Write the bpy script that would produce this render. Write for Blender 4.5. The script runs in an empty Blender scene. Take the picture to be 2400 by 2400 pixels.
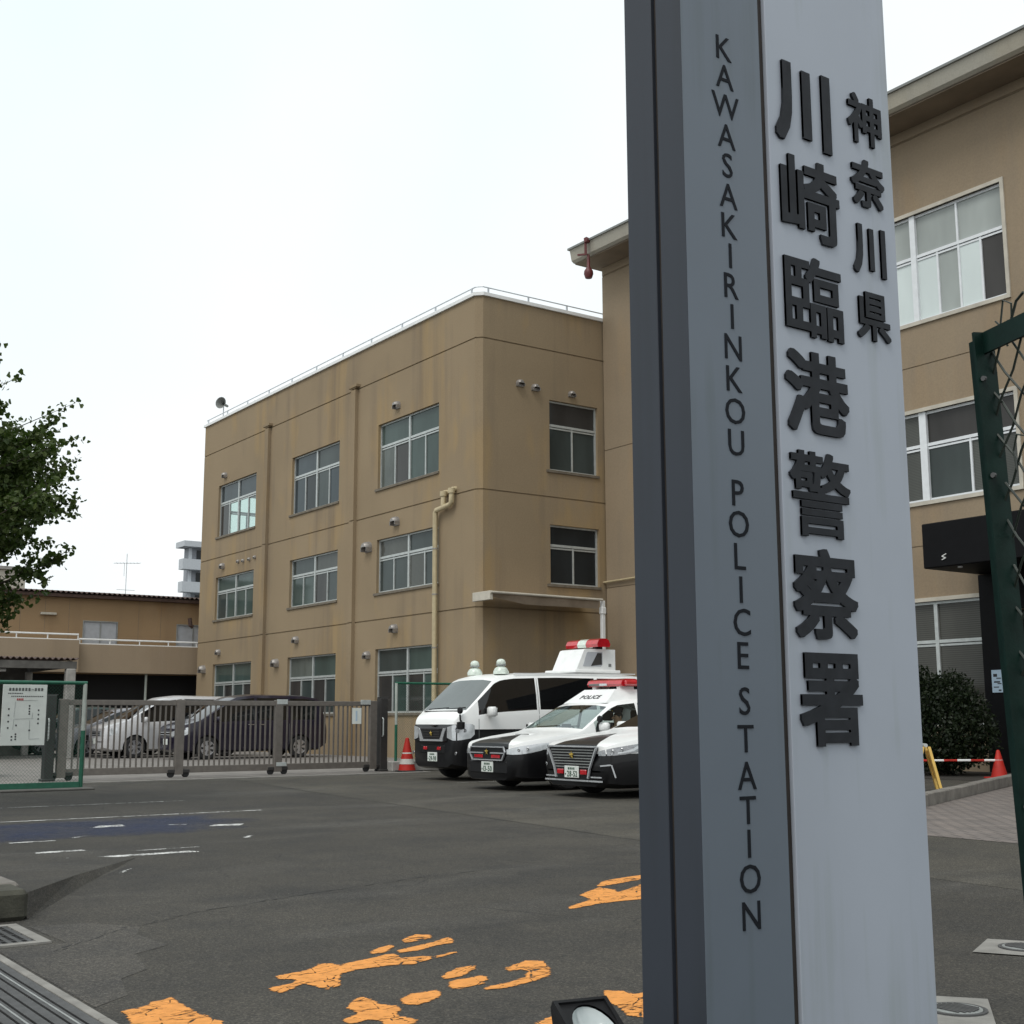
import bpy, bmesh, math, random
import numpy as np
from mathutils import Vector, Matrix
random.seed(7)
rng = np.random.default_rng(7)
R_ = math.radians
S = bpy.context.scene
C = S.collection

# ------------------------------------------------------------------ camera, sky, sun, exposure
EYE = 1.12
PITCH, ROLL, YAW = 0.16128, -0.00323, -0.95680
fwd = Vector((math.sin(YAW)*math.cos(PITCH), math.cos(YAW)*math.cos(PITCH), math.sin(PITCH)))
rgt = Vector((math.cos(YAW), -math.sin(YAW), 0)); upv = rgt.cross(fwd)
cr, cu = math.cos(ROLL)*rgt+math.sin(ROLL)*upv, -math.sin(ROLL)*rgt+math.cos(ROLL)*upv
cd = bpy.data.cameras.new('camera'); cam = bpy.data.objects.new('camera', cd); C.objects.link(cam)
cd.sensor_width = 36; cd.sensor_fit = 'HORIZONTAL'; cd.lens = 36*2978.16/2400
cd.clip_start = 0.05; cd.clip_end = 2000
M4 = Matrix((cr, cu, -fwd)).transposed().to_4x4(); M4.translation = (0, 0, EYE)
cam.matrix_world = M4
S.camera = cam
SUN_EL, SUN_AZ = R_(56), R_(158)      # azimuth measured clockwise from +Y
W = bpy.data.worlds.new('World'); S.world = W; W.use_nodes = True
nt = W.node_tree; nt.nodes.clear()
wo = nt.nodes.new('ShaderNodeOutputWorld'); bg = nt.nodes.new('ShaderNodeBackground')
sky = nt.nodes.new('ShaderNodeTexSky'); sky.sky_type = 'NISHITA'; sky.sun_disc = False
sky.sun_elevation = SUN_EL; sky.sun_rotation = SUN_AZ; sky.dust_density = 4.0; sky.air_density = 1.0
sc_ = nt.nodes.new('ShaderNodeMix'); sc_.data_type = 'RGBA'; sc_.blend_type = 'MULTIPLY'
sc_.inputs['Factor'].default_value = 1; sc_.inputs['B'].default_value = (.1, .1, .1, 1)
nt.links.new(sky.outputs[0], sc_.inputs['A'])
# the overcast deck: an even pale cloud layer with slight drifts, over the Nishita sky
tc = nt.nodes.new('ShaderNodeTexCoord'); nz = nt.nodes.new('ShaderNodeTexNoise')
nz.inputs['Scale'].default_value = 1.6; nz.inputs['Detail'].default_value = 4
nt.links.new(tc.outputs['Generated'], nz.inputs['Vector'])
rp = nt.nodes.new('ShaderNodeValToRGB')
rp.color_ramp.elements[0].position = .3; rp.color_ramp.elements[0].color = (.93, 1.06, 1.08, 1)
rp.color_ramp.elements[1].position = .62; rp.color_ramp.elements[1].color = (1.10, 1.12, 1.13, 1)
nt.links.new(nz.outputs['Fac'], rp.inputs[0])
mx = nt.nodes.new('ShaderNodeMix'); mx.data_type = 'RGBA'; mx.inputs['Factor'].default_value = .93
nt.links.new(sc_.outputs['Result'], mx.inputs['A']); nt.links.new(rp.outputs[0], mx.inputs['B'])
nt.links.new(mx.outputs['Result'], bg.inputs['Color']); bg.inputs['Strength'].default_value = 1.0
nt.links.new(bg.outputs[0], wo.inputs[0])
sl = bpy.data.lights.new('sun', 'SUN'); sl.energy = 1.4; sl.angle = R_(24); sl.color = (1, .965, .91)
so = bpy.data.objects.new('sun', sl); C.objects.link(so)
sd = Vector((math.sin(SUN_AZ)*math.cos(SUN_EL), math.cos(SUN_AZ)*math.cos(SUN_EL), math.sin(SUN_EL)))
so.rotation_euler = sd.to_track_quat('Z', 'Y').to_euler(); so.location = (0, 0, 40)
S.view_settings.view_transform = 'Standard'; S.view_settings.look = 'None'
S.view_settings.exposure = 0; S.view_settings.gamma = 1; S.view_settings.use_curve_mapping = False

# ------------------------------------------------------------------ materials
MATS = {}
class NT:
    def __init__(s, name):
        s.m = bpy.data.materials.new(name); s.m.use_nodes = True; s.t = s.m.node_tree; s.n = s.t.nodes
        s.b = s.n['Principled BSDF']; s.out = s.n['Material Output']; s.c = None
    def coord(s, kind='Object', scale=(1, 1, 1)):
        if s.c is None: s.c = s.n.new('ShaderNodeTexCoord')
        mp = s.n.new('ShaderNodeMapping'); mp.inputs['Scale'].default_value = scale
        s.t.links.new(s.c.outputs[kind], mp.inputs['Vector']); return mp.outputs[0]
    def noise(s, scale, detail=4, stretch=(1, 1, 1), rough=.55):
        n = s.n.new('ShaderNodeTexNoise'); n.inputs['Scale'].default_value = scale
        n.inputs['Detail'].default_value = detail; n.inputs['Roughness'].default_value = rough
        s.t.links.new(s.coord('Object', stretch), n.inputs['Vector']); return n.outputs['Fac']
    def ramp(s, fac, stops):
        r = s.n.new('ShaderNodeValToRGB'); e = r.color_ramp.elements
        while len(e) < len(stops): e.new(.5)
        for i, (p, c) in enumerate(stops):
            e[i].position = p; e[i].color = (*c, 1) if len(c) == 3 else c
        s.t.links.new(fac, r.inputs[0]); return r.outputs[0]
    def val(s, fac, a, b, lo=0, hi=1):
        m = s.n.new('ShaderNodeMapRange'); m.inputs[1].default_value = a; m.inputs[2].default_value = b
        m.inputs[3].default_value = lo; m.inputs[4].default_value = hi; s.t.links.new(fac, m.inputs[0]); return m.outputs[0]
    def math(s, op, a, b=None):
        m = s.n.new('ShaderNodeMath'); m.operation = op
        for i, v in enumerate((a, b)):
            if v is None: continue
            if isinstance(v, (int, float)): m.inputs[i].default_value = v
            else: s.t.links.new(v, m.inputs[i])
        return m.outputs[0]
    def mix(s, fac, a, b, mode='MIX'):
        m = s.n.new('ShaderNodeMix'); m.data_type = 'RGBA'; m.blend_type = mode
        for k, v in (('Factor', fac), ('A', a), ('B', b)):
            if isinstance(v, (int, float)): m.inputs[k].default_value = v
            elif isinstance(v, tuple): m.inputs[k].default_value = (*v, 1) if len(v) == 3 else v
            else: s.t.links.new(v, m.inputs[k])
        return m.outputs['Result']
    def color(s, v):
        if isinstance(v, tuple): s.b.inputs['Base Color'].default_value = (*v, 1)
        else: s.t.links.new(v, s.b.inputs['Base Color'])
    def bump(s, h, strength=.3, dist=.01):
        n = s.n.new('ShaderNodeBump'); n.inputs['Strength'].default_value = strength; n.inputs['Distance'].default_value = dist
        s.t.links.new(h, n.inputs['Height']); s.t.links.new(n.outputs[0], s.b.inputs['Normal'])
    def xyz(s):
        x = s.n.new('ShaderNodeSeparateXYZ'); s.t.links.new(s.coord('Object'), x.inputs[0]); return x.outputs
def put(k, x): MATS[k] = x.m; return x.m
def plain(k, col, rough=.5, metal=0, var=.12, scale=6, spec=.5, coat=0, bump=0):
    x = NT(k)
    if var:
        c = x.mix(1, col, x.ramp(x.noise(scale, 5), [(.3, (1-var,)*3), (.7, (1+var*.4,)*3)]), 'MULTIPLY'); x.color(c)
    else: x.color(col)
    x.b.inputs['Roughness'].default_value = rough; x.b.inputs['Metallic'].default_value = metal
    x.b.inputs['Specular IOR Level'].default_value = spec; x.b.inputs['Coat Weight'].default_value = coat
    x.b.inputs['Coat Roughness'].default_value = .06
    if bump: x.bump(x.noise(scale*8, 4), bump, .01)
    return put(k, x)

# stucco walls: base tone, broad clouding, vertical weather streaks, fine grain
def stucco(k, base, streak, dark, grain=.25, amount=1.0):
    x = NT(k)
    c = x.mix(x.val(x.noise(.35, 5), .3, .7), base, tuple(v*.86 for v in base))
    st = x.math('MULTIPLY', x.noise(1.5, 4, (1, 1, .045)), x.val(x.noise(.5, 3, (1, 1, .5)), .38, .62))
    c = x.mix(x.val(st, .28, .50, 0, .72*amount), c, streak)
    dk = x.math('MULTIPLY', x.noise(2.3, 5, (1, 1, .03)), x.noise(.4, 3, (1.3, 1.3, .6)))
    c = x.mix(x.val(dk, .25, .42, 0, .6*amount), c, dark)
    c = x.mix(1, c, x.ramp(x.noise(30, 3), [(.3, (.93,)*3), (.7, (1.05,)*3)]), 'MULTIPLY')
    x.color(c); x.b.inputs['Roughness'].default_value = .88; x.b.inputs['Specular IOR Level'].default_value = .25
    x.bump(x.noise(60, 5), grain, .01); return put(k, x)
stucco('stucco', (.305, .234, .149), (.345, .245, .125), (.178, .140, .102), amount=1.0)
plain('sill_brown', (.17, .145, .11), .8, var=.3)
stucco('stucco2', (.305, .24, .165), (.32, .232, .14), (.20, .165, .13), amount=.6)
stucco('house_wall', (.35, .24, .137), (.30, .185, .09), (.22, .155, .10), amount=.7)
stucco('balcony_wall', (.36, .283, .20), (.33, .25, .165), (.24, .19, .14), amount=.6)
stucco('eave_concrete', (.42, .40, .34), (.40, .36, .28), (.24, .22, .18), amount=.7)
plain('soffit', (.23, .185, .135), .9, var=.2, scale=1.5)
plain('trim_cream', (.52, .485, .41), .7, var=.2, scale=3)
plain('white_metal', (.80, .81, .80), .45, var=.08)
plain('alu', (.50, .53, .52), .42, .3, var=.15, scale=9)
plain('alu_dull', (.33, .345, .335), .5, .35, var=.2, scale=9)
plain('alu_white', (.74, .77, .79), .4, var=.08)
plain('rail_steel', (.60, .63, .66), .5, .5, var=.15)
plain('pipe_cream', (.50, .42, .26), .55, var=.15)
plain('vent_metal', (.33, .31, .29), .45, .5, var=.3, scale=20)
plain('black_clad', (.005, .005, .006), .55, var=.2, spec=.12)
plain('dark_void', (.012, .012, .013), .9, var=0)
plain('room_dark', (.05, .05, .05), .9, var=0)
plain('concrete', (.34, .33, .31), .85, var=.3, scale=5, bump=.3)
plain('ramp_dark', (.034, .032, .029), .9, var=.4, scale=4, bump=.5)
plain('kerb_moss', (.055, .054, .040), .9, var=.5, scale=7, bump=.5)
plain('concrete_dark', (.12, .115, .105), .88, var=.35, scale=4, bump=.4)
plain('concrete_light', (.25, .24, .22), .85, var=.3, scale=6, bump=.35)
plain('kerb_stone', (.20, .185, .165), .88, var=.35, scale=5, bump=.4)
plain('cast_iron', (.10, .10, .10), .6, .4, var=.3, scale=20)
plain('grating', (.085, .085, .085), .55, .5, var=.3, scale=14)
plain('soil', (.035, .03, .024), .95, var=.4, scale=10, bump=.6)
plain('green_paint', (.010, .115, .065), .42, var=.2, scale=12)
plain('green_wire', (.012, .10, .06), .45, var=.1)
plain('dark_green', (.004, .020, .015), .45, var=.4, scale=15, bump=.05, spec=.2)
plain('wire_dark', (.02, .03, .022), .5, var=.3, scale=30)
plain('pale_post', (.42, .46, .42), .5, var=.2)
plain('yard_concrete', (.215, .20, .185), .85, var=.25, scale=2, bump=.3)
plain('gate_bronze', (.175, .157, .14), .42, .3, var=.2, scale=10)
plain('gate_post', (.03, .028, .027), .5, var=.2)
plain('rubber', (.018, .018, .019), .75, var=.2, scale=30)
plain('plastic_black', (.010, .010, .011), .45, var=.1, spec=.3)
plain('rim_alloy', (.58, .58, .60), .28, .8, var=.1)
plain('chrome', (.78, .79, .80), .12, 1, var=0)
plain('paper_white', (.70, .74, .70), .6, var=.08)
plain('paper_blue', (.42, .55, .66), .6, var=.1)
plain('ink', (.02, .022, .025), .7, var=0)
plain('ink_grey', (.16, .17, .17), .7, var=0)
plain('ink_red', (.45, .06, .06), .7, var=0)
plain('ink_green', (.015, .07, .035), .6, var=0)
plain('letter_black', (.026, .029, .034), .6, var=.3, scale=18, spec=.15)
plain('letter_ink', (.012, .014, .018), .7, var=.1, spec=.12)
plain('seam_brown', (.035, .027, .022), .7, var=.3, scale=12)
plain('lens_red', (.52, .012, .02), .12, var=.25, scale=14, coat=1)
plain('lens_smoke', (.09, .075, .07), .15, var=.2, coat=1)
plain('lens_clear', (.62, .65, .67), .06, .25, var=.18, scale=14, coat=1)
plain('bright_trim', (.62, .64, .66), .22, .5, var=.1)
plain('cut_screen', (.1, .1, .1)); plain('cut_side', (.1, .1, .1)); plain('cut_rear', (.1, .1, .1))
plain('lens_inner', (.30, .31, .32), .15, .6, var=.4, scale=40, coat=1)
plain('lamp_glass', (.52, .58, .58), .12, var=.22, scale=9, coat=1)
plain('gold', (.55, .38, .08), .3, .9, var=.1)
plain('cone_red', (.42, .022, .014), .55, var=.25, spec=.3)
plain('cone_white', (.55, .54, .50), .5, var=.2)
plain('yellow_plastic', (.80, .53, .14), .45, var=.15)
plain('bark', (.06, .048, .036), .9, var=.4, scale=12, bump=.6)
plain('skin', (.42, .25, .16), .55, var=.05)
plain('uniform_navy', (.012, .016, .03), .7, var=.1)
plain('seat_dark', (.03, .03, .034), .8, var=.2)
plain('shutter_grey', (.42, .44, .47), .55, var=.1)
plain('rusty_iron', (.07, .04, .03), .75, var=.4, scale=6, bump=.2)
plain('apt_white', (.50, .53, .56), .7, var=.08)
plain('apt_shade', (.30, .32, .35), .7, var=.1)
plain('siren_red', (.12, .02, .02), .5, var=.3)
plain('flower', (.40, .03, .10), .6, var=.3)
plain('lantern', (.68, .76, .68), .25, var=.25, scale=14, coat=.6)
plain('awning_fab', (.36, .29, .22), .75, var=.2, scale=3)
plain('barrier_white', (.78, .78, .76), .45, var=.1)
plain('box_grey', (.20, .21, .20), .6, var=.15)
for k, c in (('car_purple', (.010, .007, .020)), ('car_silver', (.60, .60, .61)), ('car_graphite', (.22, .22, .24)),
             ('car_green', (.014, .035, .030)), ('car_blue', (.02, .05, .13)), ('car_white', (.78, .79, .78))):
    plain(k, c, .3, .25 if 'silver' in k or 'graph' in k else 0, var=.04, scale=3, coat=.5, spec=.35)

def glass(k, base, rough=.06, spec=.22, var=.25, scale=.9, blind=None):
    x = NT(k); c = x.ramp(x.noise(scale, 3, (1, 1, .35)), [(.3, tuple(v*(1-var) for v in base)), (.7, tuple(v*(1+var) for v in base))])
    if blind:
        w = x.n.new('ShaderNodeTexWave'); w.bands_direction = 'Z'; w.inputs['Scale'].default_value = blind
        w.inputs['Distortion'].default_value = .25; x.t.links.new(x.coord('Object'), w.inputs['Vector'])
        c = x.mix(x.val(w.outputs['Fac'], .25, .75, 0, .55), c, tuple(v*.35 for v in base))
    x.color(c); x.b.inputs['Roughness'].default_value = rough; x.b.inputs['Specular IOR Level'].default_value = spec
    return put(k, x)
glass('glass_grey', (.050, .062, .060)); glass('glass_green', (.060, .085, .078)); glass('glass_brown', (.048, .046, .044))
glass('glass_blue', (.042, .056, .064)); glass('glass_dark', (.022, .026, .028)); glass('glass_curtain', (.105, .12, .11), scale=2.5)
glass('glass_blind', (.10, .105, .095), blind=9); glass('glass_blind_fine', (.075, .075, .066), blind=7)
glass('glass_frost', (.62, .69, .68), var=.08); glass('glass_pale', (.33, .36, .345), var=.2)
glass('car_glass', (.006, .0065, .007), .02, .6)
x = NT('clear_glass'); x.color((.62, .72, .70)); x.b.inputs['Transmission Weight'].default_value = 1
x.b.inputs['Roughness'].default_value = .0; x.b.inputs['IOR'].default_value = 1.03; put('clear_glass', x)
x = NT('car_clear_glass')
tr = x.n.new('ShaderNodeBsdfTransparent'); tr.inputs[0].default_value = (.86, .93, .91, 1)
gl = x.n.new('ShaderNodeBsdfGlossy'); gl.inputs['Roughness'].default_value = .02
lw = x.n.new('ShaderNodeLayerWeight'); lw.inputs[0].default_value = .5; ms = x.n.new('ShaderNodeMixShader')
x.t.links.new(x.val(x.math('POWER', lw.outputs['Facing'], 4), 0, 1, .045, .9), ms.inputs[0]); x.t.links.new(tr.outputs[0], ms.inputs[1]); x.t.links.new(gl.outputs[0], ms.inputs[2])
x.t.links.new(ms.outputs[0], x.out.inputs[0]); put('car_clear_glass', x)
x = NT('windscreen_glass')
tr = x.n.new('ShaderNodeBsdfTransparent'); tr.inputs[0].default_value = (.62, .72, .70, 1)
gl = x.n.new('ShaderNodeBsdfGlossy'); gl.inputs['Roughness'].default_value = .02; gl.inputs[0].default_value = (.9, .98, 1, 1)
lw = x.n.new('ShaderNodeLayerWeight'); lw.inputs[0].default_value = .5; ms = x.n.new('ShaderNodeMixShader')
x.t.links.new(x.val(x.math('POWER', lw.outputs['Facing'], 4), 0, 1, .045, .9), ms.inputs[0]); x.t.links.new(tr.outputs[0], ms.inputs[1]); x.t.links.new(gl.outputs[0], ms.inputs[2])
x.t.links.new(ms.outputs[0], x.out.inputs[0]); put('windscreen_glass', x)
glass('van_screen', (.075, .09, .088), .03, .9)

# painted sheet metal of the sign pillar: faint mottling and drip marks below the letters
def panel(k, col, streak, rough=.42):
    x = NT(k)
    c = x.mix(x.val(x.noise(2.2, 4), .35, .7, 0, .5), col, tuple(v*.88 for v in col))
    s = x.math('MULTIPLY', x.noise(22, 3, (1, 1, .035)), x.noise(3, 3, (1, 1, .6)))
    c = x.mix(x.val(s, .27, .44, 0, .55), c, streak)
    x.color(c); x.b.inputs['Roughness'].default_value = rough; x.b.inputs['Specular IOR Level'].default_value = .35
    x.bump(x.noise(3, 2), .05, .01); return put(k, x)
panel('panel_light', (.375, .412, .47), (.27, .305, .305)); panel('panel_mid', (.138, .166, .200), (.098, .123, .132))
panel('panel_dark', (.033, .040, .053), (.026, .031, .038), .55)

# asphalt (older and paler surfacing beyond the tar seam, a pale repair by the drain)
def asphalt(k, mul):
  x = NT(k)
  c = x.ramp(x.noise(.22, 6), [(.3, (.037, .035, .031)), (.7, (.060, .056, .049))])
  c = x.mix(x.val(x.noise(1.1, 7, rough=.68), .44, .66, 0, .75), c, (.026, .026, .026))
  c = x.mix(x.val(x.noise(.55, 7, (1, .35, 1), .65), .54, .70, 0, .6), c, (.088, .085, .080))
  v = x.n.new('ShaderNodeTexVoronoi'); v.inputs['Scale'].default_value = 140; x.t.links.new(x.coord('Object'), v.inputs['Vector'])
  c = x.mix(1, c, x.ramp(v.outputs['Color'], [(.1, (.50,)*3), (.6, (.98,)*3), (.95, (2.1, 2.05, 1.95))]), 'MULTIPLY')
  c = x.mix(x.val(x.noise(38, 2), .70, .76, 0, .6), c, (.19, .185, .175))
  dn = x.n.new('ShaderNodeTexNoise'); dn.inputs['Scale'].default_value = 1.3; dn.inputs['Detail'].default_value = 5; x.t.links.new(x.coord('Object'), dn.inputs['Vector'])
  wp = x.n.new('ShaderNodeVectorMath'); wp.operation = 'MULTIPLY_ADD'; wp.inputs[1].default_value = (.9, .9, 0); x.t.links.new(dn.outputs['Color'], wp.inputs[0]); x.t.links.new(x.coord('Object'), wp.inputs[2])
  ck = x.n.new('ShaderNodeTexVoronoi'); ck.feature = 'DISTANCE_TO_EDGE'; ck.inputs['Scale'].default_value = .55; x.t.links.new(wp.outputs[0], ck.inputs['Vector'])
  crk = x.math('MULTIPLY', x.val(ck.outputs['Distance'], .0, .006, 1, 0), x.val(x.noise(.33, 3), .50, .58))
  c = x.mix(x.math('MULTIPLY', crk, .75), c, (.012, .012, .012))
  c = x.mix(1, c, mul, 'MULTIPLY'); x.color(c); x.b.inputs['Roughness'].default_value = .82; x.b.inputs['Specular IOR Level'].default_value = .35
  x.bump(x.math('ADD', v.outputs['Distance'], x.noise(160, 3)), .45, .006); put(k, x)
asphalt('asphalt', (1.06, 1.04, 1.0)); asphalt('asphalt_old', (1.36, 1.33, 1.24)); asphalt('asphalt_pale', (1.38, 1.36, 1.36))
x = NT('asphalt_seam'); x.color((.02, .02, .02)); x.b.inputs['Roughness'].default_value = .8; put('asphalt_seam', x)

# worn road paint: a coat that has flaked off at its edges and along cracks; where it is gone the asphalt below shows
def worn(k, col, thr, scale=5, soft=.05, reach=.05, crack=.09, cover=1.0, grow=0.0, grain=1.0):
    x = NT(k)
    x.color(x.mix(x.val(x.noise(18, 5), .35, .7, 0, .7), col, tuple(v*.66 for v in col))); x.b.inputs['Roughness'].default_value = .75; x.b.inputs['Specular IOR Level'].default_value = .25
    x.bump(x.noise(150, 3), .4, .006)
    w = x.math('ADD', x.math('MULTIPLY', x.noise(scale, 7, (1, grain, 1), .72), .6), x.math('MULTIPLY', x.noise(scale*9, 4, (1, grain, 1)), .4))
    vo = x.n.new('ShaderNodeTexVoronoi'); vo.feature = 'DISTANCE_TO_EDGE'; vo.inputs['Scale'].default_value = scale
    x.t.links.new(x.coord('Object'), vo.inputs['Vector'])
    w = x.math('SUBTRACT', w, x.val(vo.outputs['Distance'], 0, .03, crack, 0))
    at_ = x.n.new('ShaderNodeAttribute'); at_.attribute_name = 'inside'
    w = x.math('ADD', w, x.val(at_.outputs['Fac'], -reach-grow, reach-grow, -.24, .14))
    tp = x.n.new('ShaderNodeBsdfTransparent'); ms = x.n.new('ShaderNodeMixShader')
    x.t.links.new(x.val(w, thr, thr+soft, 0, cover), ms.inputs[0]); x.t.links.new(tp.outputs[0], ms.inputs[1]); x.t.links.new(x.b.outputs[0], ms.inputs[2]); x.t.links.new(ms.outputs[0], x.out.inputs[0])
    return put(k, x)
worn('paint_orange', (.78, .325, .08), .545, 7, .06, .022, .10, 1.0, .016, .35); worn('paint_white', (.66, .66, .64), .575, 5, .06, .05); worn('paint_line', (.56, .56, .54), .53, 2.5, .12, .06)
worn('paint_blue', (.028, .050, .135), .42, 1.4, .40, .4, .05, .62)

x = NT('pavers'); bt = x.n.new('ShaderNodeTexBrick')
bt.inputs['Color1'].default_value = (.225, .19, .17, 1); bt.inputs['Color2'].default_value = (.165, .145, .135, 1); bt.inputs['Mortar'].default_value = (.055, .05, .046, 1)
bt.inputs['Scale'].default_value = 1; bt.inputs['Brick Width'].default_value = .21; bt.inputs['Row Height'].default_value = .105; bt.inputs['Mortar Size'].default_value = .012
x.t.links.new(x.coord('Object'), bt.inputs['Vector'])
x.color(x.mix(1, bt.outputs['Color'], x.ramp(x.noise(1.5, 5), [(.3, (.8,)*3), (.7, (1.15,)*3)]), 'MULTIPLY'))
x.b.inputs['Roughness'].default_value = .85; x.bump(bt.outputs['Fac'], -.5, .01); put('pavers', x)

def leafmat(k, a, b):
    x = NT(k); oi = x.n.new('ShaderNodeNewGeometry')
    x.color(x.mix(oi.outputs['Random Per Island'], a, b)); x.b.inputs['Roughness'].default_value = .5
    x.b.inputs['Specular IOR Level'].default_value = .3
    tl = x.n.new('ShaderNodeBsdfTranslucent'); tl.inputs[0].default_value = (a[0]*1.6, a[1]*1.8, a[2], 1)
    ms = x.n.new('ShaderNodeMixShader'); ms.inputs[0].default_value = .25
    x.t.links.new(x.b.outputs[0], ms.inputs[1]); x.t.links.new(tl.outputs[0], ms.inputs[2]); x.t.links.new(ms.outputs[0], x.out.inputs[0])
    return put(k, x)
leafmat('ginkgo_leaf', (.034, .062, .014), (.085, .115, .030)); leafmat('bush_leaf', (.006, .013, .005), (.019, .029, .011))

# police livery: white above, black below a waist line, a black wedge on the bonnet
def livery(k, zl, yapex, kx, slope=0.0, znose=None, ynose=None):
    x = NT(k); o = x.xyz()
    low = x.math('LESS_THAN', x.math('SUBTRACT', o[2], x.math('MULTIPLY', o[1], slope)), zl)
    if yapex is not None:
        wd = x.math('LESS_THAN', x.math('ABSOLUTE', o[0]), x.math('MULTIPLY', x.math('SUBTRACT', yapex, o[1]), kx))
        low = x.math('MAXIMUM', low, wd)
    if znose is not None:
        low = x.math('MAXIMUM', low, x.math('MULTIPLY', x.math('LESS_THAN', o[2], znose), x.math('LESS_THAN', o[1], ynose)))
    x.color(x.mix(low, (.85, .86, .85), (.006, .006, .007))); x.b.inputs['Roughness'].default_value = .32; x.b.inputs['Specular IOR Level'].default_value = .28
    x.b.inputs['Coat Weight'].default_value = .25; x.b.inputs['Coat Roughness'].default_value = .04; return put(k, x)
livery('livery_van', .93, None, 0, 0, 1.02, -2.0); livery('livery_wagon', .66, -1.72, .85, .01); livery('livery_sedan', .655, -1.62, .62, .012)
def mt(k): return MATS[k]

# ------------------------------------------------------------------ mesh helpers
def tag(o, label=None, cat=None, group=None, kind=None):
    for k, v in (('label', label), ('category', cat), ('group', group), ('kind', kind)):
        if v: o[k] = v
    return o
def empty(name, loc=(0, 0, 0), rz=0, label=None, cat=None, group=None):
    o = bpy.data.objects.new(name, None); C.objects.link(o); o.location = loc; o.rotation_euler = (0, 0, rz)
    o.empty_display_size = .2
    return tag(o, label, cat, group)
def base_of(o):
    v = Vector((0, 0, 0))
    while o is not None: v += o.location; o = o.parent
    return v
class MB:
    def __init__(s): s.v = []; s.f = []; s.mi = []
    def add(s, vs, fs, mi=0):
        b = len(s.v); s.v += [tuple(p) for p in vs]; s.f += [tuple(i+b for i in f) for f in fs]; s.mi += [mi]*len(fs); return s
    def box(s, x0, x1, y0, y1, z0, z1, mi=0):
        vs = [(x0, y0, z0), (x1, y0, z0), (x1, y1, z0), (x0, y1, z0), (x0, y0, z1), (x1, y0, z1), (x1, y1, z1), (x0, y1, z1)]
        return s.add(vs, [(0, 3, 2, 1), (4, 5, 6, 7), (0, 1, 5, 4), (1, 2, 6, 5), (2, 3, 7, 6), (3, 0, 4, 7)], mi)
    def bbox(s, x0, x1, y0, y1, z0, z1, b, mi=0):        # chamfered box (all twelve edges)
        t = bmesh.new(); bmesh.ops.create_cube(t, size=1)
        for q in t.verts: q.co = ((x0+x1)/2+q.co.x*(x1-x0), (y0+y1)/2+q.co.y*(y1-y0), (z0+z1)/2+q.co.z*(z1-z0))
        bmesh.ops.bevel(t, geom=t.edges[:], offset=b, segments=1, affect='EDGES'); t.verts.index_update()
        s.add([q.co[:] for q in t.verts], [[w.index for w in f.verts] for f in t.faces], mi); t.free(); return s
    def bar(s, p, q, w, h=None, up=(0, 0, 1), mi=0):     # box beam from p to q
        p, q = Vector(p), Vector(q); d = (q-p).normalized(); h = h or w
        a = d.cross(Vector(up)); a = a.normalized() if a.length > 1e-4 else Vector((1, 0, 0)); b = a.cross(d)
        vs = [e+a*sx*w/2+b*sy*h/2 for e in (p, q) for sx, sy in ((-1, -1), (1, -1), (1, 1), (-1, 1))]
        return s.add(vs, [(0, 1, 2, 3), (7, 6, 5, 4), (0, 4, 5, 1), (1, 5, 6, 2), (2, 6, 7, 3), (3, 7, 4, 0)], mi)
    def tube(s, pts, r, n=8, caps=True, mi=0):
        pts = [Vector(p) for p in pts]; rs = r if isinstance(r, (list, tuple)) else [r]*len(pts); vs = []; a = None
        for i, p in enumerate(pts):
            d = (pts[min(i+1, len(pts)-1)]-pts[max(i-1, 0)]).normalized()
            if a is None: a = d.orthogonal().normalized()
            a = (a-d*a.dot(d)); a = a.normalized() if a.length > 1e-5 else d.orthogonal().normalized(); b = d.cross(a)
            vs += [p+(a*math.cos(t)+b*math.sin(t))*rs[i] for t in [2*math.pi*k/n for k in range(n)]]
        fs = [(i*n+k, i*n+(k+1) % n, (i+1)*n+(k+1) % n, (i+1)*n+k) for i in range(len(pts)-1) for k in range(n)]
        if caps: fs += [tuple(range(n))[::-1], tuple((len(pts)-1)*n+k for k in range(n))]
        return s.add(vs, fs, mi)
    def lathe(s, prof, o=(0, 0, 0), ax='z', n=20, mi=0):  # prof = [(radius, height)]
        vs = []
        for r, h in prof:
            for k in range(n):
                c, d = r*math.cos(2*math.pi*k/n), r*math.sin(2*math.pi*k/n)
                p = {'z': (c, d, h), 'x': (h, c, d), 'y': (d, h, c)}[ax]; vs.append((p[0]+o[0], p[1]+o[1], p[2]+o[2]))
        m = len(prof)
        fs = [(i*n+k, i*n+(k+1) % n, (i+1)*n+(k+1) % n, (i+1)*n+k) for i in range(m-1) for k in range(n)]
        if prof[0][0] > 1e-5: fs.append(tuple(range(n))[::-1])
        if prof[-1][0] > 1e-5: fs.append(tuple((m-1)*n+k for k in range(n)))
        return s.add(vs, fs, mi)
    def prism(s, poly, a0, a1, ax='x', mi=0):             # polygon of 2-D points swept along an axis
        n = len(poly); f3 = {'x': lambda p, a: (a, p[0], p[1]), 'y': lambda p, a: (p[0], a, p[1]), 'z': lambda p, a: (p[0], p[1], a)}[ax]
        return s.add([f3(p, a0) for p in poly]+[f3(p, a1) for p in poly],
                     [tuple(range(n))[::-1], tuple(range(n, 2*n))]+[(i, (i+1) % n, n+(i+1) % n, n+i) for i in range(n)], mi)
    def grid(s, P, mi=0):
        P = [list(r) for r in P]; m, n = len(P), len(P[0])
        return s.add([p for r in P for p in r], [(i*n+j, i*n+j+1, (i+1)*n+j+1, (i+1)*n+j) for i in range(m-1) for j in range(n-1)], mi)
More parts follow.
